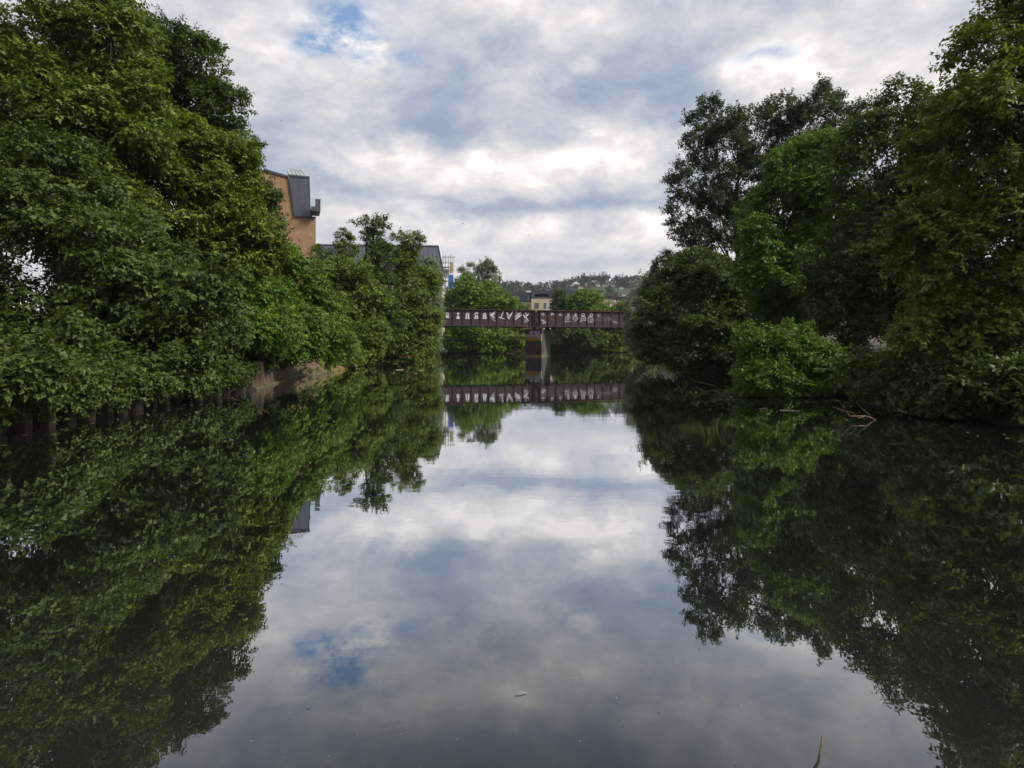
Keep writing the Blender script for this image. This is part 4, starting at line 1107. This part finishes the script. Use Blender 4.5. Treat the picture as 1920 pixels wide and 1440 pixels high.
for a in ((1125.5, 1128.5, 554, 560, .4), (1151.8, 1154.6, 562, 567, .55), (1159, 1162, 563.5, 568, .55), (1142.6, 1146, 570, 577, -.2), (1114, 1117, 553, 559, .4), (1104, 1107, 553, 559, .4), (1144, 1147, 556, 559.5, -.12)):
    win(*a, 1, 1, 'white_sheet_glint' if a[0] != 1144 else 'glass', bd)  # white panes: the bright sky reflection is painted in as flat colour

# ------------------------------------------------------------------ houses and trees on the far hill
HS = [(978, 539, 7, 4), (1008, 544, 5, 4), (1038, 546, 6, 4), (1051, 541, 5, 4), (1089, 538, 8, 5.5), (1098, 533, 6, 4), (1066, 545, 6, 4), (1121, 533, 8, 5.5), (1132, 534, 7, 5), (1141, 533.5, 7, 5), (1150, 534, 7, 5),
      (1157, 550, 8, 5), (1170, 551, 8, 5), (1182, 550, 7, 5), (1194, 530, 7, 6), (1203, 533, 7, 5), (1213, 541, 7, 5), (1112, 544, 6, 4), (1165, 539, 7, 5)]
HL = ['leftmost', 'second', 'third', 'fourth']
hill_house = {}


def on_hill(px, py):
    """the point of the hillside seen at this place of the frame"""
    for y in np.arange(480, 990, 2.0):
        P = np.array([[PX(px, y), y]])
        if hill_h(P)[0] >= PZ(py, y): break
    return P[0, 0], y, hill_h(P)[0]


lab = ['red-roofed house among the trees at the left end of the hill', 'small slate-roofed house low on the hill above the dark zinc roof', 'small house on the hill just over the plant room roof', 'small house on the hill right of the chimney',
       'house with pale gable standing alone in the middle of the hill', 'house near the ridge above the pale-gabled house', 'house low on the hill over the light green round tree', 'wide pink-roofed house under the tall ridge tree',
       'second house of the terrace right of the tall ridge tree', 'third house of the terrace right of the tall ridge tree', 'last house of the terrace right of the tall ridge tree', 'lower hillside house above the stepped tan block',
       'middle lower hillside house by the silvery willow', 'lower hillside house half behind the willow top', 'house on the ridge above the willow', 'house just right of and below the ridge house', 'hillside house almost hidden by the sapling', 'house low on the hill left of the stepped tan block', 'house in trees below the ridge terrace']
for i, (px, py, wpx, hpx) in enumerate(HS):
    x, y, z = on_hill(px, py + hpx * .5 + 1)
    w = wpx * y / F; hw_ = w / 2; hh = hpx * y / F * .62; rf = hpx * y / F * .42
    h = thing('hillside_house', lab[i], 'house', (x, y, z - .8), R(random.uniform(-14, 14)), 'houses on the far hillside')
    MB().box(-hw_, hw_, 0, w * .8, 0, hh + .8).build('wall', M['render_cream'] if i % 3 else M['white_sheet_glint'], h)
    MB().prism([(-hw_ - .3, hh + .803), (hw_ + .3, hh + .803), (hw_ * .55, hh + .8 + rf), (-hw_ * .55, hh + .8 + rf)], -.3, w * .8 + .3).build('roof', M['terracotta'] if i % 4 < 2 else M['slate'], h)
    MB().box(hw_ * .4, hw_ * .4 + .6, w * .3, w * .3 + .6, hh + .8, hh + 1.3 + rf).build('chimney', M['terracotta'], h)
    for s in (-.5, .15):
        MB().box(hw_ * s, hw_ * s + hw_ * .36, -.05, -.003, hh * .45 + .8, hh * .45 + 1.9).build('window', M['glass'], h)


def wood_domes(n, seedpts=None):
    C, Rr = [], []
    if seedpts is None:
        x = rng.uniform(-330, 420, n); y = rng.uniform(470, 738, n)
        r = rng.uniform(2.8, 6.0, n); P = np.stack([x, y], 1); z = hill_h(P) + r * .40
        keep = np.ones(n, bool)
        for px, py, wpx, hpx in HS:
            hx, hy, _ = on_hill(px, py + hpx * .5 + 1)
            keep &= ~((np.abs(x - hx * y / hy) < wpx * .8 * hy / F) & (y < hy + 6) & (y > hy - 40))
        C = np.stack([x, y, z], 1)[keep]; Rr = (r[keep][:, None] * np.array([1, 1, 1.05]))
    return C, Rr


C, Rr = wood_domes(2600)
V, var = make_leaves(C, Rr, np.tile([0, 0, 1.0], (len(C), 1)), 2.5, 0.9, 1.0, 6, 0.1, 0.2, 0.5)
tv = np.repeat(rng.random(len(C)), np.maximum(3, (1.0 * 4 * math.pi * (Rr[:, 0] * Rr[:, 2] * 2 + Rr[:, 0] ** 2) / 3 / (0.45 * 2.5 * 2.5 * .9) / 6)).astype(int))
tv = np.repeat(tv, 6)[:len(var)]
leafcloud('woodland', V, np.clip(var * .5 + tv * .5, 0, 1), M['far_leaf'], None, 'stuff')
for lab_, cat, px, py, rx, ry, mt in (('tall dark domed tree topping the ridge above the pink-roofed house', 'tree', 1130, 524, 9, 8, 'far_leaf'), ('yellow-green round tree low on the hill at left', 'tree', 977, 545, 9, 6, 'yellow_leaf'),
                                     ('small dark pointed tree on the ridge left of the houses', 'tree', 1075, 530, 4, 5, 'far_leaf'), ('rounded ridge tree left of the terrace of houses', 'tree', 1097, 528, 7, 5, 'far_leaf'), ('spreading tree on the ridge right of the terrace', 'tree', 1163, 524, 7, 5, 'far_leaf'),
                                     ('broad dark tree on the lower slope below the terrace', 'tree', 1142, 546, 9, 8, 'far_leaf')):
    x, y, z = on_hill(px, py + ry)
    t = thing('hill_tree', lab_, cat, (x, y, z - .5), 0)
    rw, rh = rx * y / F, ry * y / F
    n = 9
    Cc = np.stack([rnd(n) * rw * .4, rnd(n) * rw * .4, rh * (1.0 + .38 * rnd(n)) + .5], 1); Rc = np.tile([rw * .55, rw * .55, rh * .55], (n, 1))
    V, var = make_leaves(Cc, Rc, np.tile([0, 0, 1.0], (n, 1)), 1.3, .8, 0.8, 6, 0.1, 0.2, 0.5)
    leafcloud('crown', V, var, M[mt], t, 'stuff')
    MB().tube([(0, 0, -1), (0, 0, rh)], [.5, .2], 6).build('trunk', M['bark'], t)

# ------------------------------------------------------------------ birds
def gull(label, px, py, d, span, roll, bend, yaw=0.0, wings=True):
    t = thing('gull', label, 'bird', tuple(PT(px, py, d)), yaw, 'gulls')
    t.rotation_euler = (0, roll, yaw)
    s = span
    mb = MB(); mb.tube([(0, -.22 * s, 0), (0, -.17 * s, .01 * s), (0, -.05 * s, .0), (0, .08 * s, .0), (0, .17 * s, .005 * s), (0, .24 * s, .0)], [.012 * s, .035 * s, .055 * s, .05 * s, .025 * s, .03 * s], 8)
    mb.build('body', M['gull_grey'] if wings else M['gull_white'], t, True)
    if wings:
        for sg in (-1, 1):
            st = [(0.03, -.06, .09, .0), (.22, -.09, .06, bend), (.36, -.04, .07, bend * .9), (.5, .06, .09, bend * .1)]
            w = MB(); V = []
            for xx, ya, yb, z in st: V += [(sg * xx * s, ya * s, z * s), (sg * xx * s, yb * s, z * s), (sg * xx * s, yb * s, z * s - .012 * s), (sg * xx * s, ya * s, z * s - .012 * s)]
            Fq = []
            for i in range(3):
                b = i * 4
                for j in range(4): Fq.append((b + j, b + 4 + j, b + 4 + (j + 1) % 4, b + (j + 1) % 4))
            Fq += [(0, 1, 2, 3), (15, 14, 13, 12)]
            w.add(V, Fq).build('wing', M['gull_grey'], t)
    else:
        MB().tube([(0, .05 * s, -.02 * s), (0, .05 * s, -.24 * s)], .012 * s, 5).build('leg', M['dark_flake'], t)
        MB().tube([(0, -.18 * s, .03 * s), (0, -.23 * s, .10 * s), (0, -.27 * s, .10 * s)], [.03 * s, .035 * s, .01 * s], 7).build('head', M['gull_white'], t, True)
    return t


gull('gull gliding left of centre above the long roof', 868, 419.5, 100, 0.95, R(24), .10, R(25))
gull('gull banking steeply right of centre in the sky', 993, 441, 105, 0.85, R(-28), .12, R(-20))
gull('small dark bird high up beside the left tree', 528, 226.5, 120, 0.75, R(2), .02, R(80))
gull('gull perched on the right end of the long roof', 824, 456.0, 135.6, 0.75, 0, 0, R(70), wings=False)

# ------------------------------------------------------------------ things on the water
def floater(label, cat, name, px, py, px2, py2, r, mat, bendz=0.0, seg=5):
    d1 = H * F / (py - HY); d2 = H * F / (py2 - HY)
    a = Vector((PX(px, d1), d1, r * .35)); b = Vector((PX(px2, d2), d2, r * .35))
    t = thing(name, label, cat, tuple(a))
    pts = wiggle(Vector((0, 0, 0)), b - a, seg, .04)
    for i, p in enumerate(pts): p.z = bendz * math.sin(math.pi * i / seg)
    MB().tube(pts, [r * (.8 + .4 * random.random()) for _ in pts[:-1]] + [r * .4], 6).build('stem', M[mat], t, True)
    if len(pts) > 3:
        MB().tube([pts[3], pts[3] + (b - a).length * Vector((.12, .12, .06))], [r * .6, r * .25], 5).build('side_twig', M[mat], t, True)
    return t


floater('small pale bent twig floating near the camera', 'twig', 'floating_twig', 966, 1305, 988, 1300, 0.0024, 'twig_grey', .006)
floater('thin straw floating right of the bent twig', 'twig', 'floating_twig', 1070, 1272, 1085, 1273, .0012, 'light_flake')
floater('long pale stick floating off the light bush, nearest the right edge', 'stick', 'floating_stick', 1462, 769.5, 1500, 770.5, .013, 'light_flake')
floater('short stick floating left of the long pale stick', 'stick', 'floating_stick', 1422, 766.5, 1440, 765.5, .010, 'light_flake')
floater('brown branch lying in the water under the light bush', 'branch', 'floating_stick', 1398, 738.5, 1424, 740, .035, 'wood')
floater('thin branch reaching from under the big dark tree', 'branch', 'floating_stick', 1362, 736.5, 1392, 738, .018, 'wood')
floater('pale stick floating under the broad olive tree on the left', 'stick', 'floating_stick', 742, 694, 757, 693, .018, 'light_flake')
floater('second pale stick floating farther out from the broad olive tree', 'stick', 'floating_stick', 785, 694.5, 796, 694.5, .015, 'light_flake')
def dead_branch(label, x, y, rise, run, az, r, name='dead_branch', cat='branch', tw=4):
    """a bare branch standing out of the water"""
    t = thing(name, label, cat, (x, y, 0))
    dv = Vector((math.cos(az), math.sin(az), 0))
    a, b = Vector((0, 0, -.25)) - dv * run * .25, dv * run + Vector((0, 0, rise))
    pts = wiggle(a, b, 6, .05)
    mb = MB(); mb.tube(pts, [r * (1 - .14 * i) for i in range(7)], 7)
    mb.build('stem', M['wood'], t, True)
    for i in range(tw):
        q = pts[2 + i % 4]; e = q + (b - a) * random.uniform(.15, .4) + Vector((random.uniform(-1, 1), random.uniform(-1, 1), random.uniform(-.1, .7))) * run * .35
        MB().tube(wiggle(q, e, 3, .08), [r * .45, r * .35, r * .22, r * .1], 5).build('side_twig', M['wood'], t, True)
    return t


dead_branch('mossy dead branch leaning out of the water at bottom right', PX(1494, 2.30), 2.30, .19, .12, .25, .019, tw=1)
dead_branch('bare branch sticking out of the water below the light green bush', 8.2, 21.0, .25, 1.6, 2.9, .03)
dead_branch('dead branch trailing from the foot of the big dark tree', 9.8, 35, .5, 2.2, 3.3, .05)
dead_branch('grey snag standing in the water below the olive trees on the left', -10.8, 52, .8, 2.0, .4, .06)
dead_branch('thin snag by the mossy slab at the end of the left wall', -10.6, 43, .6, 1.4, -.3, .035)
dead_branch('bare twiggy branch lying off the far bank beside the pier', -1.0, 108, .7, 3.0, .6, .08)
dead_branch('snag at the water below the low dark bush at far right', 8.6, 13.5, .35, 1.5, 3.4, .03)


def flakes(name, n, ylo, yhi, smin, smax, mat, thick=.35):
    mb = MB()
    for _ in range(n):
        py = HY + (ylo - HY) * ((yhi - HY) / (ylo - HY)) ** random.random()
        d = H * F / (py - HY); px = random.uniform(60, 1860)
        x, y = PX(px, d), d
        if abs(x) > 9: continue
        L = random.uniform(smin, smax); w = L * random.choice((.9, .8, .35, .22)); a = random.random() * 6.28; h = min(L, w) * thick
        c, s_ = math.cos(a), math.sin(a)
        V = [(x + (u * L * c - v * w * s_) / 2, y + (u * L * s_ + v * w * c) / 2, z) for z, m in ((.0005, 1), (h, .55)) for u, v in ((-m, -m * .6), (m * .6, -m), (m, m * .6), (-m * .6, m))]
        mb.add(V, [(4, 5, 6, 7), (0, 1, 5, 4), (1, 2, 6, 5), (2, 3, 7, 6), (3, 0, 4, 7)])
    return mb.build(name, M[mat], None, False, 'stuff')


flakes('floating_seeds', 150, 1000, 1440, .003, .008, 'light_flake')
flakes('floating_specks', 150, 860, 1440, .003, .008, 'dark_flake')


# weeds rooted on the slabs and along the toe of the wall
n = 34
t_ = rng.random(n); C = np.stack([-11.35 - 1.1 * rng.random(n) ** 1.2, 31.6 + 9.6 * t_, np.zeros(n)], 1); C[:, 2] = .12 + (-11.35 - C[:, 0]) * .62
Vw, vw = make_leaves(C, np.full((n, 3), .10) * (0.5 + rng.random((n, 1))), np.tile([.3, 0, 1.0], (n, 1)), .09, .45, 1.4, 7, .1, .5, .5)
leafcloud('weeds', Vw, vw, M['olive_leaf'], None, 'stuff')
M['leaf_litter'] = weathered('leaf_litter', (.05, .055, .015), (.16, .14, .05), 7.0, 0.8)
mb = MB()
for _ in range(420):
    y = random.uniform(7, 42); side = random.choice((-1, 1))
    x = (float(np.interp(y, [22, 31, 41], [-9.6, -11.1, -11.0])) if side < 0 else float(np.interp(y, [10, 20, 30, 40], [10.0, 10.3, 11.5, 12.5]))) - side * abs(random.gauss(0, .9)) - side * .15
    L = random.uniform(.025, .07); w = L * random.uniform(.35, .7); a = random.random() * 6.28; c, s_ = math.cos(a), math.sin(a)
    mb.add([(x + u * c - v * s_, y + u * s_ + v * c, z) for u, v, z in ((-L, 0, .002), (0, -w, .006), (L, 0, .003), (0, w, .006), (0, 0, .001))], [(0, 1, 4), (1, 2, 4), (2, 3, 4), (3, 0, 4)])
mb.build('floating_leaves', M['leaf_litter'], None, False, 'stuff')

# ------------------------------------------------------------------ the air between here and the hill
k = newmat('haze'); v = k.n.new('ShaderNodeVolumePrincipled')
v.inputs['Color'].default_value = (.80, .88, 1.0, 1); v.inputs['Density'].default_value = 0.00013; v.inputs['Anisotropy'].default_value = 0.2
k.l.new(v.outputs[0], k.out.inputs['Volume'])
mb = MB(); mb.box(-3100, 3100, -1600, 3100, -3.0, 125)
mb.build('haze', k.m, None, False, 'stuff')
